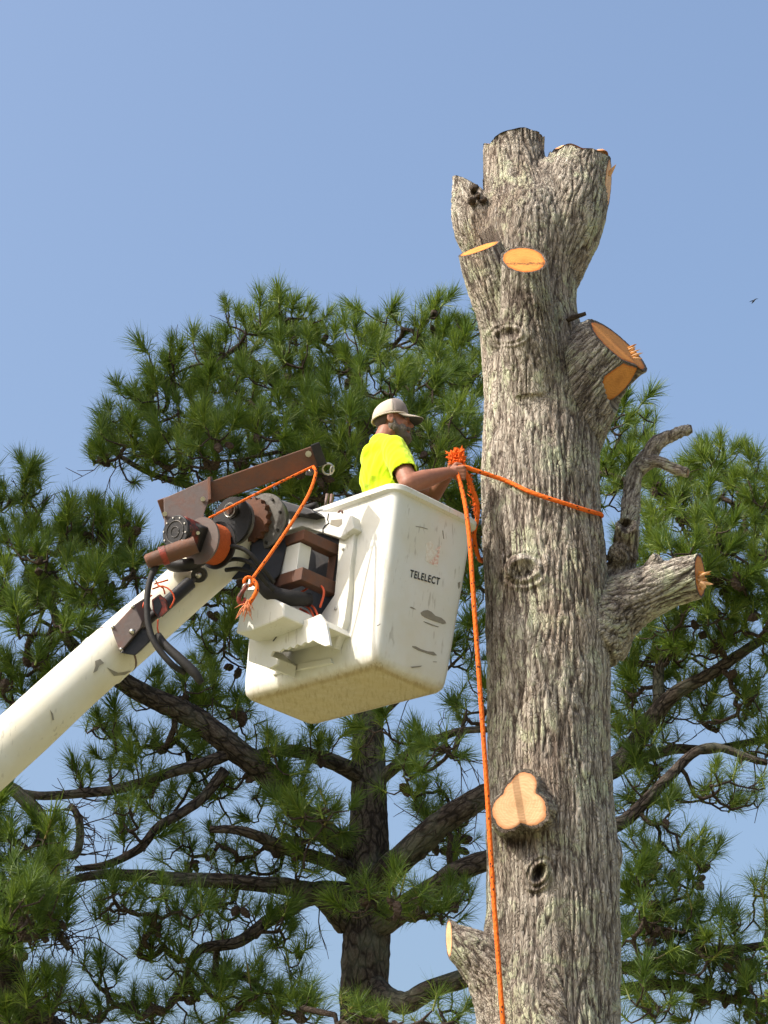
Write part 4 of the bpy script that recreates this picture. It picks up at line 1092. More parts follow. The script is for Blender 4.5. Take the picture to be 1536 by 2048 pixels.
    # hose elbow and wires below the frame
    P, R = spline([B(-.32, *on_x(522, 1165, -.32)), B(-.34, *on_x(545, 1188, -.34)), B(-.28, *on_x(580, 1196, -.28)), B(-.16, *on_x(618, 1200, -.16))], [.042, .044, .042, .036], .03)
    m = MB(); m.tube(P, R, 16, noise=.05); m.build("hose_elbow", M['rubber'], bk)
    for k, pts in enumerate(([(600, 1186), (622, 1173), (640, 1171), (648, 1185), (640, 1215)], [(604, 1200), (616, 1206), (628, 1216), (636, 1232)], [(598, 1210), (612, 1212), (622, 1222), (628, 1236)], [(600, 1218), (615, 1226), (622, 1240)])):
        P, R = spline([B(-.13 - .01 * k, *on_x(a, b, -.13 - .01 * k)) for a, b in pts], [.006] * len(pts), .01)
        m = MB(); m.tube(P, R, 8); m.build("wire", M['redwire'], bk)
build_bucket()

def build_boom():
    # boom, from the turret on the ground up to the tip beside the bucket
    tipY = 12.42
    rows = [(505, 1066, tipY, 46), (398, 1152, 12.3, 50), (298, 1240, 12.2, 52), (150, 1370, 12.05, 54), (0, 1507, 11.9, 57)]
    P = [W(a, b, c) for a, b, c, r in rows]; R = [r * MPP(p) for (a, b, c, r), p in zip(rows, P)]
    d = nrm(P[-1] - P[0]); L = (P[-1][2] - 1.9) / -d[2]
    for k in (.25, .5, .75, 1): P.append(P[4] + d * L * k); R.append(R[4] * (1 + .12 * k))
    foot = P[-1]
    Pb, Rb = spline(P, R, .12)
    m = MB(); m.tube(Pb, Rb, 40); bo = m.build("boom", M['boom'], lift, True, 0, True, 50)
    ax = -d
    # turret the boom is hinged on
    m = MB(); m.cyl(foot - V(0, 0, 1.95), foot - V(0, 0, .3), .34, 32); m.build("turret", M['boom'], lift, True, 0, False, 40)
    m = MB(); m.cyl(foot - V(0, 0, 1.97), foot - V(0, 0, 1.85), .6, 32); m.build("turntable", M['black'], lift, True, 0, False, 40)
    # collar where the insulated section enters, and its rivets and tape
    def ring(a, b, Y, r, w, mat, nm):
        c = W(a, b, Y); rr = r * MPP(c); m = MB(); m.tube([c - ax * w, c - ax * w * .9, c + ax * w * .9, c + ax * w], [rr * .98, rr, rr, rr * .98], 40); return m.build(nm, mat, bo, True, 0, True, 40)
    ring(250, 1283, 12.165, 54.2, .16, M['boom'], "boom_collar")
    ring(206, 1321, 12.12, 55.5, .012, M['white'], "boom_seam")
    ring(232, 1299, 12.14, 54.8, .006, M['rustplate'], "boom_seam")
    # control plate and its box on the boom
    def plate(nm, pts, Y, off, mat, bev=.004, par=bo):
        m = MB(); m.prism([W(a, b, Y) for a, b in pts], off); return m.build(nm, mat, par, False, bev)
    n = C3(-.35, -.25, .9)
    pl = plate("cover_plate", [(222, 1258), (268, 1209), (284, 1244), (281, 1256), (240, 1305)], 11.93, -n * .14, M['rustplate'])
    plate("cover_plate_side", [(240, 1306), (281, 1257), (300, 1262), (300, 1282), (270, 1311)], 11.955, FWD * .15, M['black'])
    for a, b in ((226, 1254), (266, 1213), (243, 1298)):
        c = W(a, b, 11.93); m = MB(); m.cyl(c - n * .004, c + n * .010, .008, 10); m.build("bolt", M['silver'], pl)
    c = W(266, 1262, 11.925); m = MB(); m.cyl(c, c + n * .02, .014, 14); m.build("pin", M['silver'], pl)
    for pts in ([(190, 1322), (200, 1318), (208, 1326), (198, 1332), (194, 1342), (186, 1346), (191, 1332)], [(214, 1335), (236, 1346), (262, 1342), (250, 1350), (228, 1352)], [(100, 1420), (106, 1428), (108, 1440), (105, 1441), (103, 1430)]):
        q_ = []
        for a, b in pts:                           # lie on the round of the boom
            dv = nrm(W(a, b, 10.0) - CAM); i_ = np.argmin([np.linalg.norm(np.cross(p - CAM, dv)) for p in Pb]); pc = Pb[i_]; rb_ = Rb[i_] * 1.045
            oc = CAM - pc; av = -d; de = dv - av * (dv @ av); oe = oc - av * (oc @ av); A_, B_, C_ = de @ de, 2 * de @ oe, oe @ oe - rb_ ** 2
            t_ = (-B_ - math.sqrt(max(B_ * B_ - 4 * A_ * C_, 0))) / (2 * A_); q_.append(CAM + dv * t_)
        m = MB(); m.prism(q_, FWD * .012); m.build("paint_chip", M['patch'], bo, False)
    # hydraulic ram along the boom
    a0, a1 = W(272, 1262, 12.0), W(398, 1150, 12.1)
    m = MB(); m.cyl(a0, a0 + (a1 - a0) * .45, .026, 20); ram = m.build("hydraulic_ram", M['black'], lift, True, 0, False, 40)
    m = MB(); m.cyl(a0 + (a1 - a0) * .35, a0 + (a1 - a0) * .86, .036, 20); m.build("ram_barrel", M['black'], ram, True, 0, False, 40)
    m = MB(); m.cyl(a0 + (a1 - a0) * .8, a1, .016, 16); m.build("ram_rod", M['steel'], ram, True, 0, False, 40)
    m = MB(); m.cyl(a1 + FWD * .08, a1 - FWD * .03, .040, 20); m.build("ram_eye", M['black'], ram, True, 0, False, 40)
    m = MB(); m.cyl(a1 - FWD * .03, a1 - FWD * .045, .016, 12); m.build("bolt", M['silver'], ram)
    plate("valve_block", [(303, 1200), (318, 1189), (331, 1200), (334, 1222), (317, 1237), (306, 1222)], 11.95, FWD * .07, M['redpaint'], .003, ram)
    plate("valve_cover", [(306, 1202), (317, 1193), (324, 1212), (316, 1232), (308, 1222)], 11.945, FWD * .02, M['black'], .002, ram)
    # hoses and wires that loop below
    def hose(nm, rows, mat, n=12):
        P = [W(a, b, c) for a, b, c, r in rows]; R = [r * MPP(p) for (a, b, c, r), p in zip(rows, P)]
        P, R = spline(P, R, .02); m = MB(); m.tube(P, R, n); return m.build(nm, mat, lift, True, 0, True)
    hose("hose", [(312, 1132, 11.95, 7), (300, 1160, 11.93, 6.5), (294, 1200, 11.92, 6.5), (297, 1250, 11.92, 6.5), (312, 1290, 11.92, 6.5), (345, 1330, 11.93, 6.5), (370, 1345, 11.97, 6)], M['rubber'])
    hose("hose", [(316, 1270, 12.0, 7), (330, 1290, 11.96, 9), (360, 1318, 11.94, 10), (388, 1345, 11.94, 10), (403, 1366, 11.95, 7)], M['rubber'])
    hose("hose", [(330, 1100, 12.1, 14), (345, 1128, 12.08, 15), (385, 1128, 12.05, 13), (420, 1110, 12.1, 12)], M['black'])
    hose("wire", [(309, 1168, 11.96, 1.8), (322, 1164, 11.93, 1.8), (336, 1160, 11.94, 1.8)], M['redwire'], 6)
    hose("wire", [(305, 1178, 11.96, 1.8), (325, 1172, 11.92, 1.8), (342, 1182, 11.92, 1.8), (349, 1198, 11.93, 1.8), (340, 1216, 11.95, 1.8)], M['redwire'], 6)
    hose("wire", [(330, 1188, 11.95, 1.8), (326, 1176, 11.93, 1.8), (316, 1170, 11.93, 1.8), (312, 1162, 11.95, 1.8)], M['redwire'], 6)
    hose("wire", [(304, 1190, 11.96, 1.6), (288, 1205, 11.95, 1.6), (286, 1216, 11.95, 1.6)], M['redwire'], 6)
    hose("wire", [(316, 1240, 11.97, 1.8), (315, 1256, 11.95, 1.8), (317, 1266, 11.96, 1.8)], M['redwire'], 6)
    # tip: black side plates, pivot drum and the arm to the bucket frame
    wax = C3(.62, -.20, -.76)                      # winch and pivot axis, away from the viewer
    def disc(nm, a, b, Y, r, t, mat, par, r1=None):
        c = W(a, b, Y); k = r * MPP(c); m = MB(); m.cyl(c, c + wax * t, k, 36, None if r1 is None else r1 * MPP(c)); return m.build(nm, mat, par, True, 0, False, 35)
    tp = plate("tip_bracket", [(405, 1128), (440, 1060), (505, 1010), (545, 1000), (556, 1040), (545, 1110), (520, 1150), (470, 1160), (430, 1150)], 12.33, FWD * .16, M['black'], .01, lift)
    disc("pivot_plate", 462, 1042, 12.20, 50, .012, M['black'], tp)
    disc("pivot_plate", 470, 1044, 12.225, 46, .02, M['disc'], tp)
    g0 = W(500, 1040, 12.25); gk = MPP(g0); gu = nrm(np.cross(wax, UPV)); gv = np.cross(wax, gu); m = MB()
    prof = []
    for i in range(64):
        a_ = i * 2 * math.pi / 64; rr_ = (47 if i % 4 < 2 else 42) * gk; prof.append(g0 + (gu * math.cos(a_) + gv * math.sin(a_)) * rr_)
    m.prism(prof, wax * .05); m.build("ring_gear", M['rust'], tp, False)
    disc("pivot_plate", 526, 1042, 12.24, 57, .014, M['disc'], tp)
    disc("pivot_plate", 532, 1046, 12.27, 54, .02, M['black'], tp)
    for i in range(8):
        a_ = .4 + i * .785; c_ = W(526, 1042, 12.238) + (gu * math.cos(a_) + gv * math.sin(a_)) * 47 * gk
        m = MB(); m.cyl(c_, c_ - wax * .010, .008, 6); m.build("bolt", M['steel'], tp, False)
    for pts in ([(440, 1128, 12.16), (470, 1118, 12.1), (505, 1128, 12.05), (530, 1160, 12.08), (548, 1182, 12.1)], [(452, 1140, 12.18), (480, 1138, 12.12), (515, 1150, 12.1), (538, 1172, 12.12)], [(428, 1100, 12.08), (455, 1092, 12.02), (490, 1100, 12.0), (520, 1130, 12.03), (548, 1165, 12.1)]):
        Ph, Rh = spline([W(*q_) for q_ in pts], [.012] * len(pts), .02); m = MB(); m.tube(Ph, Rh, 10); m.build("hose", M['rubber'], tp)
    disc("pivot_boss", 462, 1020, 12.18, 17, .05, M['steel'], tp)
    disc("pivot_boss", 458, 1019, 12.165, 9, .03, M['rust'], tp)
    c = W(459, 1020, 12.16); u = nrm(np.cross(wax, UPV)); m = MB(); m.torus(c, u, np.cross(wax, u), 14 * MPP(c), .003, 24, 6); m.build("snap_ring", M['silver'], tp)
    plate("tip_arm", [(500, 1090), (560, 1050), (575, 1090), (560, 1150), (530, 1180), (500, 1170)], 12.26, FWD * .12, M['black'], .008, tp)
    # jib: square steel tube on a mounting plate
    j0, j1 = W(312, 1016, 12.05), W(641, 904, 12.05)
    j1 = W(630, 912, 12.0); j0 = W(322, 1020, 12.1)
    aj = nrm(j1 - j0); side = nrm(np.cross(aj, UPV)); 
    jb = MB(); jb.beam(j0, j1, .11, .108, UPV); jib = jb.build("jib_beam", M['rust'], lift, False, .005)
    m = MB(); m.beam(j1 - aj * .004, j1 + aj * .045, .124, .122, UPV); m.build("jib_end_cap", M['black'], jib, False, .004)
    plate("jib_mount", [(327, 997), (418, 957), (419, 996), (408, 1028), (412, 1062), (404, 1100), (330, 1078)], 11.985, FWD * .018, M['rustplate'], .003, jib)
    m = MB(); m.prism([W(a, b, 11.975) for a, b in ((415, 955), (421, 953), (422, 998), (416, 1000))], FWD * .16); m.build("jib_mount_edge", M['rust'], jib, False, .002)
    for a, b in ((406, 998), (330, 1028)):
        c = W(a, b, 11.98); m = MB(); m.cyl(c, c - FWD * .02, .013, 8); m.build("bolt", M['silver'], jib, False)
    c = W(617, 908, 11.94); m = MB(); m.cyl(c, c - FWD * .018, .017, 8); m.cyl(c - FWD * .018, c - FWD * .03, .010, 8); m.build("bolt", M['silver'], jib, False)
    # sheave block and shackle below the jib tip
    plate("sheave_block", [(612, 938), (618, 928), (632, 925), (632, 940), (622, 952), (611, 950)], 11.98, FWD * .05, M['steel'], .003, jib)
    c = W(620, 942, 11.97); m = MB(); m.cyl(c, c - FWD * .008, .007, 8); m.build("bolt", M['silver'], jib)
    c = W(656, 938, 12.0); m = MB(); m.torus(c, C3(1, .2, .2), C3(-.2, 1, .3), .030, .006, 16, 8); m.torus(c + C3(1, -.2, 0) * .02, C3(.3, 1, 0), C3(-.3, .2, 1), .022, .005, 14, 8); m.build("shackle", M['silver'], jib)
    # winch
    g = W(350, 1064, 11.90); k = MPP(g)
    wd = MB(); wd.tube([g + wax * .012, g + wax * .13], [38 * k, 34 * k], 8); win = wd.build("winch_housing", M['redpaint'], lift, False, .008)
    m = MB(); m.tube([g, g + wax * .004, g + wax * .028, g + wax * .032], [33 * k, 35 * k, 35.5 * k, 33 * k], 40); m.build("winch_cover", M['black'], win, True, 0, False, 35)
    u = nrm(np.cross(wax, UPV)); w = np.cross(wax, u)
    m = MB(); m.torus(g - wax * .001, u, w, 23 * k, .0035, 32, 6); m.torus(g - wax * .001, u, w, 11 * k, .003, 20, 6); m.build("cover_ring", M['steel'], win)
    for i in range(10):
        a = i * .628; c = g + (u * math.cos(a) + w * math.sin(a)) * 30 * k
        m = MB(); m.cyl(c, c - wax * .006, .005, 6); m.build("bolt", M['silver'], win, False)
    m = MB(); c = W(383, 1072, 11.93); m.box(c + wax * .05, C3(.8, -.3, .2) * .045, C3(.3, .9, 0) * .07, wax * .05); gb = m.build("gear_box", M['black'], win, False, .012)
    for a, b in ((384, 1058), (396, 1066), (385, 1086)):
        c = W(a, b, 11.90); m = MB(); m.cyl(c + FWD * .03, c - FWD * .006, .010, 8); m.build("bolt", M['silver'], win, False)
    mo0, mo1 = W(292, 1124, 11.93), W(392, 1088, 11.90)
    m = MB(); am = nrm(mo1 - mo0); Lm = np.linalg.norm(mo1 - mo0)
    m.tube([mo0, mo0 + am * .01, mo0 + am * Lm * .3, mo0 + am * Lm * .31, mo1], [.030, .038, .040, .046, .048], 28); m.build("winch_motor", M['rust'], win, True, 0, False, 35)
    m = MB(); m.tube([mo0 + am * Lm * .30, mo0 + am * Lm * .42], [.050, .050], 28); m.build("motor_band", M['redpaint'], win, True, 0, False, 35)
    # drum, flanges and the rope wound on it
    dc = W(404, 1082, 11.985); k = MPP(dc)
    m = MB(); m.cyl(dc - wax * .012, dc, 48 * k, 36); m.build("drum_flange", M['rustplate'], win, True, 0, False, 35)
    m = MB(); m.cyl(dc + wax * .115, dc + wax * .127, 49 * k, 36); m.build("drum_flange", M['black'], win, True, 0, False, 35)
    P = [dc + wax * (.004 + .108 * t / 260 if True else 0) + (u * math.cos(t * .24) + w * math.sin(t * .24)) * 39 * k for t in range(261)]
    m = MB(); m.tube(P, .0075, 7); m.build("wound_rope", M['shaded_rope'], win, True, 0, True)
    m = MB(); m.cyl(dc, dc + wax * .115, 36 * k, 30); m.build("drum", M['shaded_rope'], win, True, 0, False, 35)
    # winch line: drum to sheave, sheave to hook
    def line(rows, r, nm="winch_rope", par=lift):
        P = [W(a, b, c) for a, b, c in rows]; P, R = spline(P, [r] * len(P), .03); m = MB(); m.tube(P, R, 8); return m.build(nm, M['rope'], par, True, 0, True)
    line([(418, 1036, 11.93), (520, 984, 11.93), (617, 937, 11.95), (628, 932, 11.95)], .0068)
    wr = line([(626, 934, 11.95), (632, 945, 11.94), (619, 985, 11.92), (592, 1032, 11.88), (550, 1095, 11.84), (503, 1160, 11.80)], .0088)
    line([(503, 1158, 11.80), (512, 1166, 11.79), (514, 1180, 11.79), (507, 1194, 11.79), (498, 1208, 11.79)], .011, "rope_tail", wr)
    c = W(497, 1163, 11.80)
    m = MB(); m.torus(c, RGT, UPV, .022, .009, 16, 8); m.build("eye_knot", M['rope'], wr, True, 0, True)
    r = np.random.default_rng(4); m = MB()
    for i in range(34):
        p = W(496, 1206, 11.79) + r.normal(0, .006, 3); e = W(490 + r.normal(0, 7), 1226 + r.normal(0, 4), 11.79) + r.normal(0, .012, 3)
        m.tube([p, (p + e) / 2 + r.normal(0, .006, 3), e], [.003, .003, .001], 4)
    fr = m.build("frayed_end", plain("faded_rope_fibre", (.72, .26, .12), .9), wr); tag(fr, kind="stuff")
    hk = MB(); c = W(484, 1190, 11.80)
    Ph = [c + C3(1, 0, 0) * x * .0026 + UPV * y * .0026 for x, y in ((9, 19), (5, 12), (-1, 4), (-6, -6), (-5, -14), (1, -17), (5, -12), (5, -5))]
    Ph, Rh = spline(Ph, [.009, .010, .011, .012, .012, .011, .009, .006], .008); hk.tube(Ph, Rh, 10); hk.build("hook", M['redpaint'], wr)
    c2 = W(491, 1174, 11.80); m = MB(); m.torus(c2, C3(.6, .8, 0), C3(-.5, .4, .7), .017, .005, 16, 8); m.build("hook_eye", M['silver'], wr)
build_boom()

# ------------------------------------------------------------------ the man in the bucket
def skin_mat():
    t = NT("tanned_skin"); p = t.pos(); n = t.noise(p, 60, 5, .6)
    m = t.done(t.mix(n, (.32, .14, .085), (.23, .092, .055)), .55, t.bump(n, .002, .4), 0, .35)
    t.b.inputs['Subsurface Weight'].default_value = .08
    t.b.inputs['Subsurface Radius'].default_value = (.02, .008, .004)
    return m
def cloth_mat(name, a, b, scale=300, bump=.002):
    t = NT(name); p = t.pos(); n = t.noise(p, scale, 3, .6)
    m = t.done(t.mix(n, a, b), .9, t.bump(n, bump, .4), 0, .1); t.b.inputs['Sheen Weight'].default_value = .15
    return m
M['skin'] = skin_mat()
M['shirt'] = cloth_mat("neon_yellow_shirt", (.56, .74, .010), (.50, .68, .008))
M['trousers'] = cloth_mat("blue_work_trousers", (.05, .06, .09), (.035, .045, .07))
M['cap'] = cloth_mat("tan_cap_cloth", (.55, .47, .38), (.48, .40, .32), 500, .001)
M['capfront'] = cloth_mat("grey_brown_cap_front", (.21, .175, .16), (.15, .125, .115), 120, .001)
M['capdark'] = cloth_mat("dark_cap_lining", (.05, .045, .045), (.04, .035, .035))
M['beard'] = cloth_mat("grizzled_beard", (.17, .145, .12), (.055, .042, .034), 160, .01)
M['hair'] = cloth_mat("cropped_brown_hair", (.07, .048, .036), (.045, .03, .024), 400, .003)

def build_man():
    HC = W(783, 843, 12.50)                      # middle of the head
    fa = math.radians(16)
    F = V(math.cos(fa), math.sin(fa), 0); Lf = V(-math.sin(fa), math.cos(fa), 0); U = V(0, 0, 1.)
    ht = math.radians(3)                       # looking down a little
    hfa = math.radians(4); hG = V(math.cos(hfa), math.sin(hfa), 0); hL = V(-math.sin(hfa), math.cos(hfa), 0)
    hF = hG * math.cos(ht) + U * math.sin(ht); hU = nrm(np.cross(hF, hL))
    def h(x, y, z): return HC + hF * x + hL * y + hU * z
    floor = B(.33, .28, .055)
    NB = W(760, 886, 12.49)                      # base of the neck
    pel = V(floor[0] + .045, 12.50, floor[2] + .92)
    man = thing("person", (floor[0], floor[1], floor[2]), "man in neon yellow shirt and tan cap standing in the bucket holding orange rope", "person")
    # --- body: one continuous surface
    b = MB()
    che = NB + V(.0, 0, -.18) + F * .035
    bel = (che * .45 + pel * .55)
    def slice_ball(c, f, l, u): b.ball(c, F * f, Lf * l, U * u, 18, 12)
    slice_ball(che - U * .02, .115, .178, .185); slice_ball(bel, .122, .165, .20); slice_ball(pel, .12, .175, .15)
    slice_ball(NB + V(0, 0, -.075) - F * .01, .085, .13, .065)
    b.capsule(NB - U * .05, .064, h(-.025, 0, -.06), .057, 16)
    SR = NB - Lf * .180 + F * .03 - U * .115; SL = NB + Lf * .180 + F * .02 - U * .095
    b.ball(SR, F * .065, Lf * .065, U * .065); b.ball(SL, F * .065, Lf * .065, U * .065)
    b.capsule(SR, .058, NB - U * .01 + -Lf * .03, .05); b.capsule(SL, .058, NB - U * .01 + Lf * .03, .05)
    ER = W(818, 968, 12.17); WR = W(893, 946, 12.30)
    HR = W(915, 946, 12.335)
    b.capsule(SR, .060, ER, .050); b.capsule(ER, .054, ER * .58 + WR * .42, .054); b.capsule(ER * .62 + WR * .38, .054, WR, .033)
    EL = W(866, 990, 12.62); HL = W(916, 918, 12.40); WL = HL * .72 + EL * .28
    WLv = W(903, 940, 12.45)
    b.capsule(SL, .056, EL, .045); b.capsule(EL, .046, WLv, .028)
    # legs and boots inside the bucket
    for s in (-1, 1):
        hip = pel + Lf * .09 * s - U * .06; an = V(floor[0], floor[1], floor[2]) + Lf * .11 * s + U * .09; kn = (hip + an) / 2 + F * .03
        b.capsule(hip, .09, kn, .062); b.capsule(kn, .062, an, .045); b.capsule(an - U * .045 - F * .04, .045, an - U * .05 + F * .13, .04)
    # hands: palm, four fingers curled over the rope, thumb
    def hand(wr, hc, axis, grip, back):
        """axis: rope direction through the fist; grip: towards the knuckles; back: out of the back of the hand"""
        axis, grip, back = nrm(axis), nrm(grip), nrm(back)
        b.capsule(wr, .029, hc - grip * .02 + back * .012, .026)
        for i in range(4):
            o = axis * (.030 - .0205 * i)
            ln = (.92, 1.0, .95, .78)[i]
            k0 = hc + o * .9 - grip * .01 + back * .018; k1 = hc + o + grip * .034 * ln + back * .020; k2 = hc + o + grip * .040 * ln - back * .016; k3 = hc + o * .95 + grip * .012 - back * .027
            b.capsule(k0, .0125, k1, .0110, 8); b.capsule(k1, .0108, k2, .0100, 8); b.capsule(k2, .0100, k3, .0088, 8)
        t0 = wr * .45 + hc * .55 + axis * .02 - back * .006; t1 = hc + axis * .050 - back * .008; t2 = hc + axis * .046 + grip * .030 - back * .014
        b.capsule(t0, .0155, t1, .0125, 8); b.capsule(t1, .0120, t2, .0100, 8)
        b.ball(hc + back * .008 - grip * .012, axis * .040, grip * .034, back * .018)
    hand(WR, HR, C3(-.12, .97, -.1), C3(.85, .05, .1), C3(.25, .05, .95))
    hand(WLv, HL + C3(0, -.25, -1) * .01, C3(-.15, .95, .2), C3(.6, .2, .6), C3(-.5, .1, .8))
    # head: skull, face, jaw, nose, brow, lips, ears
    b.ball(h(-.008, 0, .026), hF * .086, hL * .072, hU * .086, 24, 16)
    b.ball(h(.028, 0, -.035), hF * .062, hL * .062, hU * .085, 20, 14)
    b.capsule(h(.0, -.045, -.075), .022, h(.062, -.012, -.100), .020); b.capsule(h(.0, .045, -.075), .022, h(.062, .012, -.100), .020)
    b.ball(h(.078, 0, -.100), hF * .022, hL * .028, hU * .022)
    b.capsule(h(.078, -.028, .012), .013, h(.088, 0, .014), .014); b.capsule(h(.078, .028, .012), .013, h(.088, 0, .014), .014)
    b.capsule(h(.088, 0, .004), .009, h(.112, 0, -.030), .012); b.ball(h(.098, -.010, -.033), hF * .012, hL * .010, hU * .009); b.ball(h(.098, .010, -.033), hF * .012, hL * .010, hU * .009)
    b.ball(h(.066, -.035, -.022), hF * .024, hL * .022, hU * .022); b.ball(h(.066, .035, -.022), hF * .024, hL * .022, hU * .022)
    b.ball(h(.088, 0, -.058), hF * .014, hL * .022, hU * .007); b.ball(h(.086, 0, -.070), hF * .014, hL * .020, hU * .007)
    for s in (-1, 1):
        b.ball(h(-.012, s * .076, -.012), hF * .021, hL * .011, hU * .034); b.ball(h(-.006, s * .077, -.036), hF * .012, hL * .010, hU * .014)
    v, f = remesh(b, .006, 1)
    N = vnormals(v, f)
    # hollow of the ear and eye sockets
    for s in (-1, 1):
        d = np.linalg.norm(v - h(-.008, s * .088, -.010), axis=1); v -= N * (.008 * np.exp(-(d / .012) ** 2))[:, None]
        d = np.linalg.norm(v - h(.086, s * .030, -.004), axis=1); v -= N * (.012 * np.exp(-(d / .013) ** 2))[:, None]
    np_mesh("body", v, f, M['skin'], man)
    for s in (-1, 1):
        m = MB(); m.ball(h(.070, s * .030, -.004), hF * .0115, hL * .0115, hU * .0115, 12, 8); m.build("eye", plain("eyeball", (.55, .52, .48), .3), man)
    # --- short beard on the jaw and upper lip
    m = MB()
    m.capsule(h(.0, -.056, -.055), .026, h(.058, -.022, -.102), .031); m.capsule(h(.0, .056, -.055), .026, h(.058, .022, -.102), .031)
    m.ball(h(.070, 0, -.108), hF * .036, hL * .042, hU * .034); m.capsule(h(.086, -.026, -.060), .012, h(.095, 0, -.052), .013); m.capsule(h(.086, .026, -.060), .012, h(.095, 0, -.052), .013)
    m.capsule(h(-.002, -.068, -.020), .014, h(.012, -.060, -.070), .022); m.capsule(h(-.002, .068, -.020), .014, h(.012, .060, -.070), .022)
    m.ball(h(.045, -.045, -.070), hF * .034, hL * .020, hU * .036); m.ball(h(.045, .045, -.070), hF * .034, hL * .020, hU * .036)
    v, f = remesh(m, .0038, 2); N = vnormals(v, f); v += N * (.0035 * pnoise(v * 150) + .003 * pnoise(v * 60))[:, None]
    np_mesh("beard", v, f, M['beard'], man)
    # --- cropped hair below the cap
    m = MB(); m.ball(h(-.010, 0, .014), hF * .0885, hL * .0755, hU * .080, 22, 14)
    v, f = remesh(m, .005, 1); 
    loc = np.stack([(v - HC) @ hF, (v - HC) @ hL, (v - HC) @ hU], -1)
    keep = ((loc[:, 0] < -.022 + .35 * (loc[:, 2] - .0)) & (loc[:, 2] > -.055) & (loc[:, 2] < .045))
    ff = f[keep[f].all(1)]; ids, inv = np.unique(ff, return_inverse=True)
    np_mesh("hair", v[ids], inv.reshape(ff.shape), M['hair'], man)
    # --- cap: six-panel crown, band, curved bill, button
    def crown(a0, a1, mat, nm, rs=1.0):
        vs, fs = [], []; n, k = 22, 9
        for i in range(k + 1):
            t = i / k * math.pi / 2
            for j in range(n + 1):
                a = a0 + (a1 - a0) * j / n
                x, y = math.cos(a), math.sin(a)
                hgt = .106 * (1 + .09 * x); rr = math.cos(t) ** .62
                seam = 1 - .012 * max(0, 1 - abs(((a / (math.pi / 3)) + .5) % 1 - .5) * 14)
                vs.append(h(-.006 + (.103 * rs) * x * rr * seam, (.085 * rs) * y * rr * seam, .024 + hgt * math.sin(t) ** .95 - .012 * (1 - x) * rr))
        w = n + 1
        for i in range(k):
            for j in range(n): fs.append((i * w + j, i * w + j + 1, (i + 1) * w + j + 1, (i + 1) * w + j))
        m = MB(); m.add(vs, fs); o = m.build(nm, mat, man); s = o.modifiers.new("thick", 'SOLIDIFY'); s.thickness = .004; s.offset = -1
        return o
    cp = crown(math.radians(80), math.radians(280), M['cap'], "cap_crown"); crown(math.radians(-80), math.radians(80), M['capfront'], "cap_front")
    m = MB(); m.ball(h(-.006, 0, .131), hF * .007, hL * .007, hU * .004, 10, 6); m.build("cap_button", M['cap'], man)
    P = [h(-.006 + .1035 * math.cos(a), .0855 * math.sin(a), .026 - .012 * (1 - math.cos(a))) for a in np.linspace(0, 2 * math.pi, 49)]
    m = MB(); m.tube(P, .0042, 6); m.build("cap_band", M['cap'], man)
    def bill(dz, mat, nm, grow=0):
        vs, fs = [], []; nu, nv = 16, 10
        for i in range(nv + 1):
            t = i / nv
            for j in range(nu + 1):
                s = -1 + 2 * j / nu
                y = .079 * s * (1 - .10 * t ** 2)
                reach = .086 * math.sqrt(max(0, 1 - (abs(s) ** 2.6) * .96))
                x0 = -.006 + .102 * math.sqrt(max(0, 1 - (y / .088) ** 2))
                vs.append(h(x0 - .004 + (reach + grow) * t, y, .026 - .014 * s * s - .010 * t * t - .004 * t + dz - .004 * s * s * t))
        w = nu + 1
        for i in range(nv):
            for j in range(nu): fs.append((i * w + j, (i + 1) * w + j, (i + 1) * w + j + 1, i * w + j + 1))
        m = MB(); m.add(vs, fs); o = m.build(nm, mat, man); s = o.modifiers.new("thick", 'SOLIDIFY'); s.thickness = .0035; s.offset = -1
    bill(0, M['cap'], "cap_bill"); bill(-.0045, M['capdark'], "bill_lining", -.0015)
    # --- shirt: loose, short sleeves
    m = MB()
    def sb(c, fx, l, u): m.ball(c, F * fx, Lf * l, U * u, 22, 14)
    sb(che - F * .01 - U * .02, .130, .195, .20); sb(bel - F * .005, .140, .185, .22); sb(NB + V(0, 0, -.085) - F * .012, .098, .150, .070)
    m.capsule(SR, .074, SR * .36 + ER * .64, .079); m.capsule(SL, .074, SL * .42 + EL * .58, .074)
    m.capsule(SR, .068, NB - U * .022 - Lf * .04, .058); m.capsule(SL, .068, NB - U * .022 + Lf * .04, .058)
    m.capsule(NB - U * .055, .076, NB - U * .012 + F * .004, .069)
    m.capsule(bel, .135, pel - U * .02, .15)
    v, f = remesh(m, .0065, 7); N = vnormals(v, f)
    # folds: diagonal pulls from the armpit and drag lines at the back
    ap = SR - U * .09
    d = v - ap; st = v - np.outer(v @ nrm(V(-.55, 0, -.83)), nrm(V(-.55, 0, -.83))) * .92
    body = 1 / (1 + np.exp(((v - NB) @ U + .10) / .03))
    v = v + N * ((.018 * pnoise(st * 13) - .016 * np.abs(pnoise(st * 25 + 7)) + .012 * pnoise(v * 6)) * (.3 + .7 * body) + .005 * pnoise(v * 14))[:, None]
    # open neck, sleeve ends and hem
    def openings(v, f):
        k = np.ones(len(v), bool)
        k &= ~(((v - (NB + U * .022 - F * .01)) @ nrm(U + F * .45) > 0) & (np.linalg.norm((v - NB)[:, :2], axis=1) < .11))
        for s0, e0 in ((SR, ER), (SL, EL)):
            a = nrm(e0 - s0); q = s0 + (e0 - s0) * .72
            k &= ~(((v - q) @ a > 0) & (np.linalg.norm(v - q, axis=1) < .14))
        k &= ~((v - (pel - U * .10)) @ U < 0)
        ff = f[k[f].all(1)]; ids, inv = np.unique(ff, return_inverse=True)
        return v[ids], inv.reshape(ff.shape)
    v, f = openings(v, f)
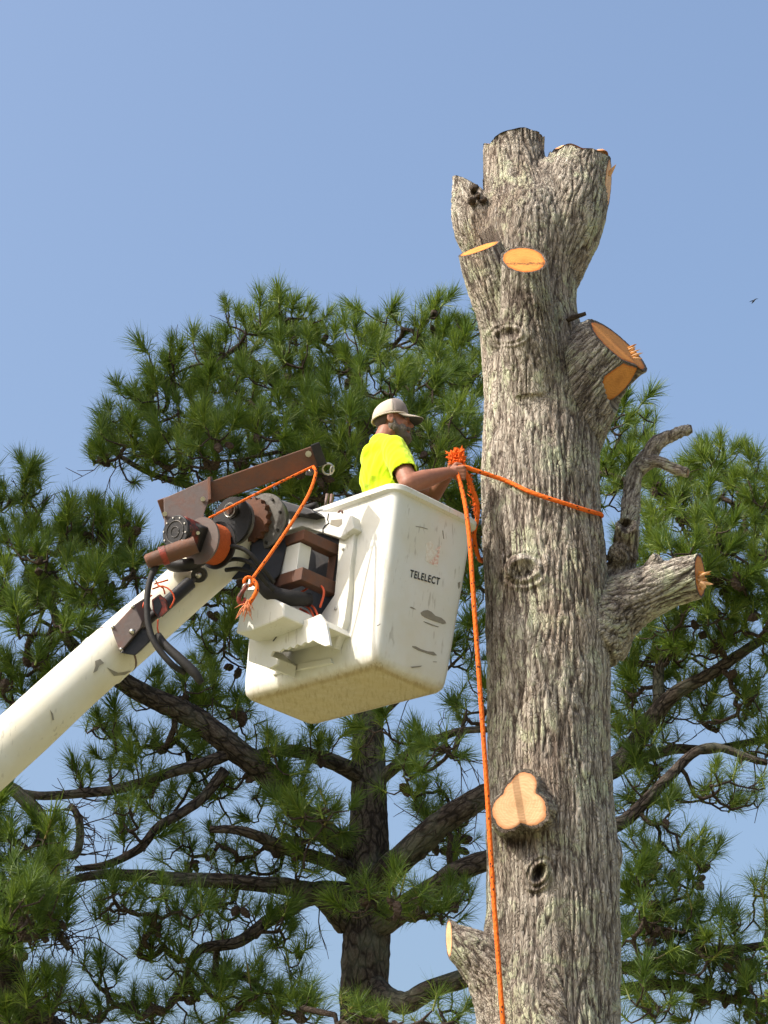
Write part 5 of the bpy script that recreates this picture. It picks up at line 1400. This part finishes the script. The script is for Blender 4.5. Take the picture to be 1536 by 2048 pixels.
    o = np_mesh("shirt", v, f, M['shirt'], man); s = o.modifiers.new("thick", 'SOLIDIFY'); s.thickness = .004; s.offset = -1
    # --- trousers and boots
    m = MB(); m.ball(pel - U * .02, F * .138, Lf * .19, U * .16, 18, 12)
    for s in (-1, 1):
        hip = pel + Lf * .09 * s - U * .06; an = V(floor[0], floor[1], floor[2]) + Lf * .11 * s + U * .09; kn = (hip + an) / 2 + F * .03
        m.capsule(hip, .105, kn, .08); m.capsule(kn, .08, an + U * .03, .066)
    v, f = remesh(m, .012, 2); np_mesh("trousers", v, f, M['trousers'], man)
    for s in (-1, 1):
        an = V(floor[0], floor[1], floor[2]) + Lf * .11 * s + U * .09; m = MB()
        m.capsule(an - U * .035 - F * .04, .055, an - U * .037 + F * .14, .050); m.capsule(an - U * .02, .055, an + U * .08, .06)
        v, f = remesh(m, .01, 1); v[:, 2] = np.maximum(v[:, 2], floor[2] + .002); np_mesh("boot", v, f, M['rubber'], man)
    return HR, HL
HR, HL = build_man()

# ------------------------------------------------------------------ the rigging rope
def build_rope():
    rr = .0122
    rope = thing("rigging_rope", (W(1005, 2048, 12.0)[0], 12.0, 0), "bright orange rigging rope with dark flecks looped round the oak trunk", "rope")
    def strand(P, r=rr, nm="strand"):
        P, R = spline(P, [r] * len(P), .03); m = MB(); m.tube(P, R, 12); return m.build(nm, M['rope'], rope, True, 0, True)
    def on_trunk(px, py, back=False, cx=1083, R=119):
        c = W(cx, py, OY); k = MPP(c); rad = R * k + .020; Yp = OY
        for _ in range(6):
            p = W(px, py, Yp); x = max(-rad * .999, min(rad * .999, p[0] - c[0])); Yp = OY + math.sqrt(rad * rad - x * x) * (1 if back else -1)
        p[0] = c[0] + x; return p
    # from the fist, across the front of the trunk, round behind and back to the left
    P = [HR + C3(.1, .9, 0) * .03, W(930, 934, 12.33), W(948, 940, 12.34), on_trunk(1010, 961), on_trunk(1060, 984), on_trunk(1120, 1004), on_trunk(1170, 1020), on_trunk(1196, 1027), on_trunk(1203, 1030), on_trunk(1196, 1035, True), on_trunk(1140, 1050, True), on_trunk(1070, 1080, True),
         on_trunk(1000, 1105, True), on_trunk(966, 1122, True), W(955, 1108, 12.58), W(948, 1070, 12.5), W(955, 1035, 12.45), W(954, 1005, 12.42), W(942, 970, 12.40), HL + C3(.4, -.5, 0) * .03]
    strand(P)
    # the line that hangs down
    P = [HR + C3(-.2, .5, .2) * .02, W(922, 972, 12.30), W(932, 1020, 12.24), W(940, 1090, 12.18), W(946, 1180, 12.12), W(958, 1350, 12.10), W(972, 1550, 12.12), W(985, 1760, 12.12), W(996, 1910, 12.12), W(1007, 2060, 12.10)]
    a = P[-1]; P += [a + V(.06, -.02, -1.2), a + V(.10, -.05, -2.4), V(a[0] + .14, a[1] - .08, .3), V(a[0] + .2, a[1] - .3, .03), V(a[0] + .5, a[1] - .7, .02)]
    strand(P)
    # the frayed bundle in the fists
    r = np.random.default_rng(8)
    c = W(913, 922, 12.37)
    P = []
    for t in np.linspace(0, 4.2 * math.pi, 60):
        P.append(c + RGT * .030 * math.cos(t) * (1 - .02 * t) + UPV * (.024 * math.sin(t * 1.0) + .004 * t - .01) + FWD * .022 * math.sin(t * .7 + 1))
    m = MB(); m.tube(np.array(P), .0125, 10); kn = m.build("knot", M['rope'], rope, True, 0, True)
    m = MB(); Pa = np.array(P)
    for i in range(420):
        p = Pa[r.integers(len(Pa))] + r.normal(0, .008, 3); d = nrm(p - c + r.normal(0, .02, 3) + UPV * .006)
        L = r.uniform(.005, .017); e = p + d * L + r.normal(0, .006, 3)
        m.tube([p, (p + e) / 2 + r.normal(0, .003, 3), e], [.0042, .0040, .0020], 4, cap=False)
    for i in range(170):
        t = r.random(); p = W(936 + 18 * t, 950 + 75 * t, 12.42) + r.normal(0, .007, 3); d = nrm(r.normal(size=3)); e = p + d * r.uniform(.012, .026)
        m.tube([p, (p + e) / 2, e], [.003, .0025, .001], 4, cap=False)
    fz = m.build("frayed_fibres", M['fuzz'], kn); tag(fz, kind="stuff")
build_rope()

# ------------------------------------------------------------------ a bird far off, and a leafy sapling at the edge
def build_bird():
    c = W(1507, 602, 42.0); k = MPP(c)
    o = thing("bird", c, "small dark bird gliding in the open sky", "bird")
    mt = plain("dark_plumage", (.02, .022, .03), .8)
    def q(x, y, z=0): return c + RGT * (x * k) + UPV * (y * k) + FWD * (z * k)
    P, R = spline([q(4, 4, -1), q(2, 2), q(0, -.5), q(-2, -3, .5), q(-3, -4.6, 1)], [.6 * k, 1.4 * k, 1.7 * k, 1.1 * k, .6 * k], .03)
    m = MB(); m.tube(P, R, 10); m.build("body", mt, o)
    for tip, mid, nm in ((q(11, 5.0, 4), q(5.5, 4.6, 1), "wing"), (q(-10.5, -3.2, -4), q(-5, .1, -1), "wing")):
        rt_ = q(1.5, 1.6)
        m = MB(); vs = [rt_ + UPV * .7 * k, mid + UPV * .5 * k, tip, mid - UPV * 1.1 * k, rt_ - UPV * 1.6 * k]
        m.prism(vs, FWD * .35 * k); m.build(nm, mt, o, False)
    m = MB(); m.prism([q(-2.2, -3), q(-4.2, -4.4), q(-3.2, -5.4), q(-1.5, -3.8)], FWD * .4 * k); m.build("tail", mt, o, False)
build_bird()

def build_sapling():
    Y = 14.2; r = np.random.default_rng(3)
    b = W(1640, 2048, Y); o = thing("sapling", (b[0], Y, 0), "leafy sapling with small bright green leaves", "sapling")
    t = NT("bright_leaf"); k = t.attr("tint", 'Fac'); c = t.ramp(k, [(0, (.10, .17, .03)), (1, (.20, .27, .06))])
    d = t.n('BsdfDiffuse', Color=c); tr = t.n('BsdfTranslucent', Color=c); mx = t.n('MixShader'); t.put(mx.inputs[0], .35); t.put(mx.inputs[1], d); t.put(mx.inputs[2], tr); t.t.links.new(mx.outputs[0], t.out.inputs['Surface'])
    P, R = spline([V(b[0], Y, -.05), V(b[0] + .05, Y, 2), W(1640, 2048, Y), W(1625, 1850, Y), W(1610, 1700, Y)], [.06, .05, .03, .018, .006], .1)
    m = MB(); m.tube(P, R, 10, noise=.08); m.build("trunk", M['twig'], o, tc=True)
    vs, fs, ts = [], [], []
    big = []
    for (x, y) in ((1522, 1895), (1528, 1925), (1522, 1950), (1528, 1985), (1514, 1990), (1530, 1880), (1526, 1915), (1530, 1965), (1545, 2010), (1560, 1900), (1570, 1960), (1600, 1850), (1590, 1930), (1620, 1800), (1660, 1880), (1610, 2020), (1680, 1960), (1640, 1760)):
        e = W(x, y, Y + r.normal(0, .15)); j = np.argmin(np.abs(P[:, 2] - (e[2] - .15))); s = P[j]
        Q, Rq = spline([s, s * .5 + e * .5 + V(0, 0, .04), e], [.010, .006, .003], .04)
        m = MB(); m.tube(Q, Rq, 6); m.build("branch", M['twig'], o, tc=True)
        for n in range(22):
            f = .35 + .65 * r.random(); p = Q[int(f * (len(Q) - 1))] + r.normal(0, .012, 3)
            dd = nrm(r.normal(size=3) + V(-.2, -.2, .5)); sd = nrm(np.cross(dd, r.normal(size=3))); L = r.uniform(.035, .058); w = L * .24
            nn = np.cross(dd, sd) * L * .12
            q = [p, p + dd * L * .35 + sd * w - nn, p + dd * L * .75 + sd * w * .7 - nn * .5, p + dd * L, p + dd * L * .75 - sd * w * .7 - nn * .5, p + dd * L * .35 - sd * w - nn, p + dd * L * .5]
            big.append((x, q, r.random()))
    vis = [q for q in big if q[0] < 1560]
    for x, q, tt in vis[:290] + big[len(vis):len(vis) + 0]:
        me = bpy.data.meshes.new("leaf"); me.from_pydata([tuple(p) for p in q], [], [(0, 1, 6), (1, 2, 6), (2, 3, 6), (3, 4, 6), (4, 5, 6), (5, 0, 6)])
        me.attributes.new("tint", 'FLOAT', 'POINT').data.foreach_set("value", np.full(7, tt, np.float32)); finish("leaf", me, t.m, o)
    off = 0
    for x, q, tt in big:
        if x < 1560: continue
        vs += q; fs += [(off + a, off + bb, off + 6) for a, bb in ((0, 1), (1, 2), (2, 3), (3, 4), (4, 5), (5, 0))]; ts += [tt] * 7; off += 7
    cr = np_mesh("crown", np.array(vs), np.array(fs), t.m, o, True, {"tint": np.array(ts)}); tag(cr, kind="stuff")
build_sapling()
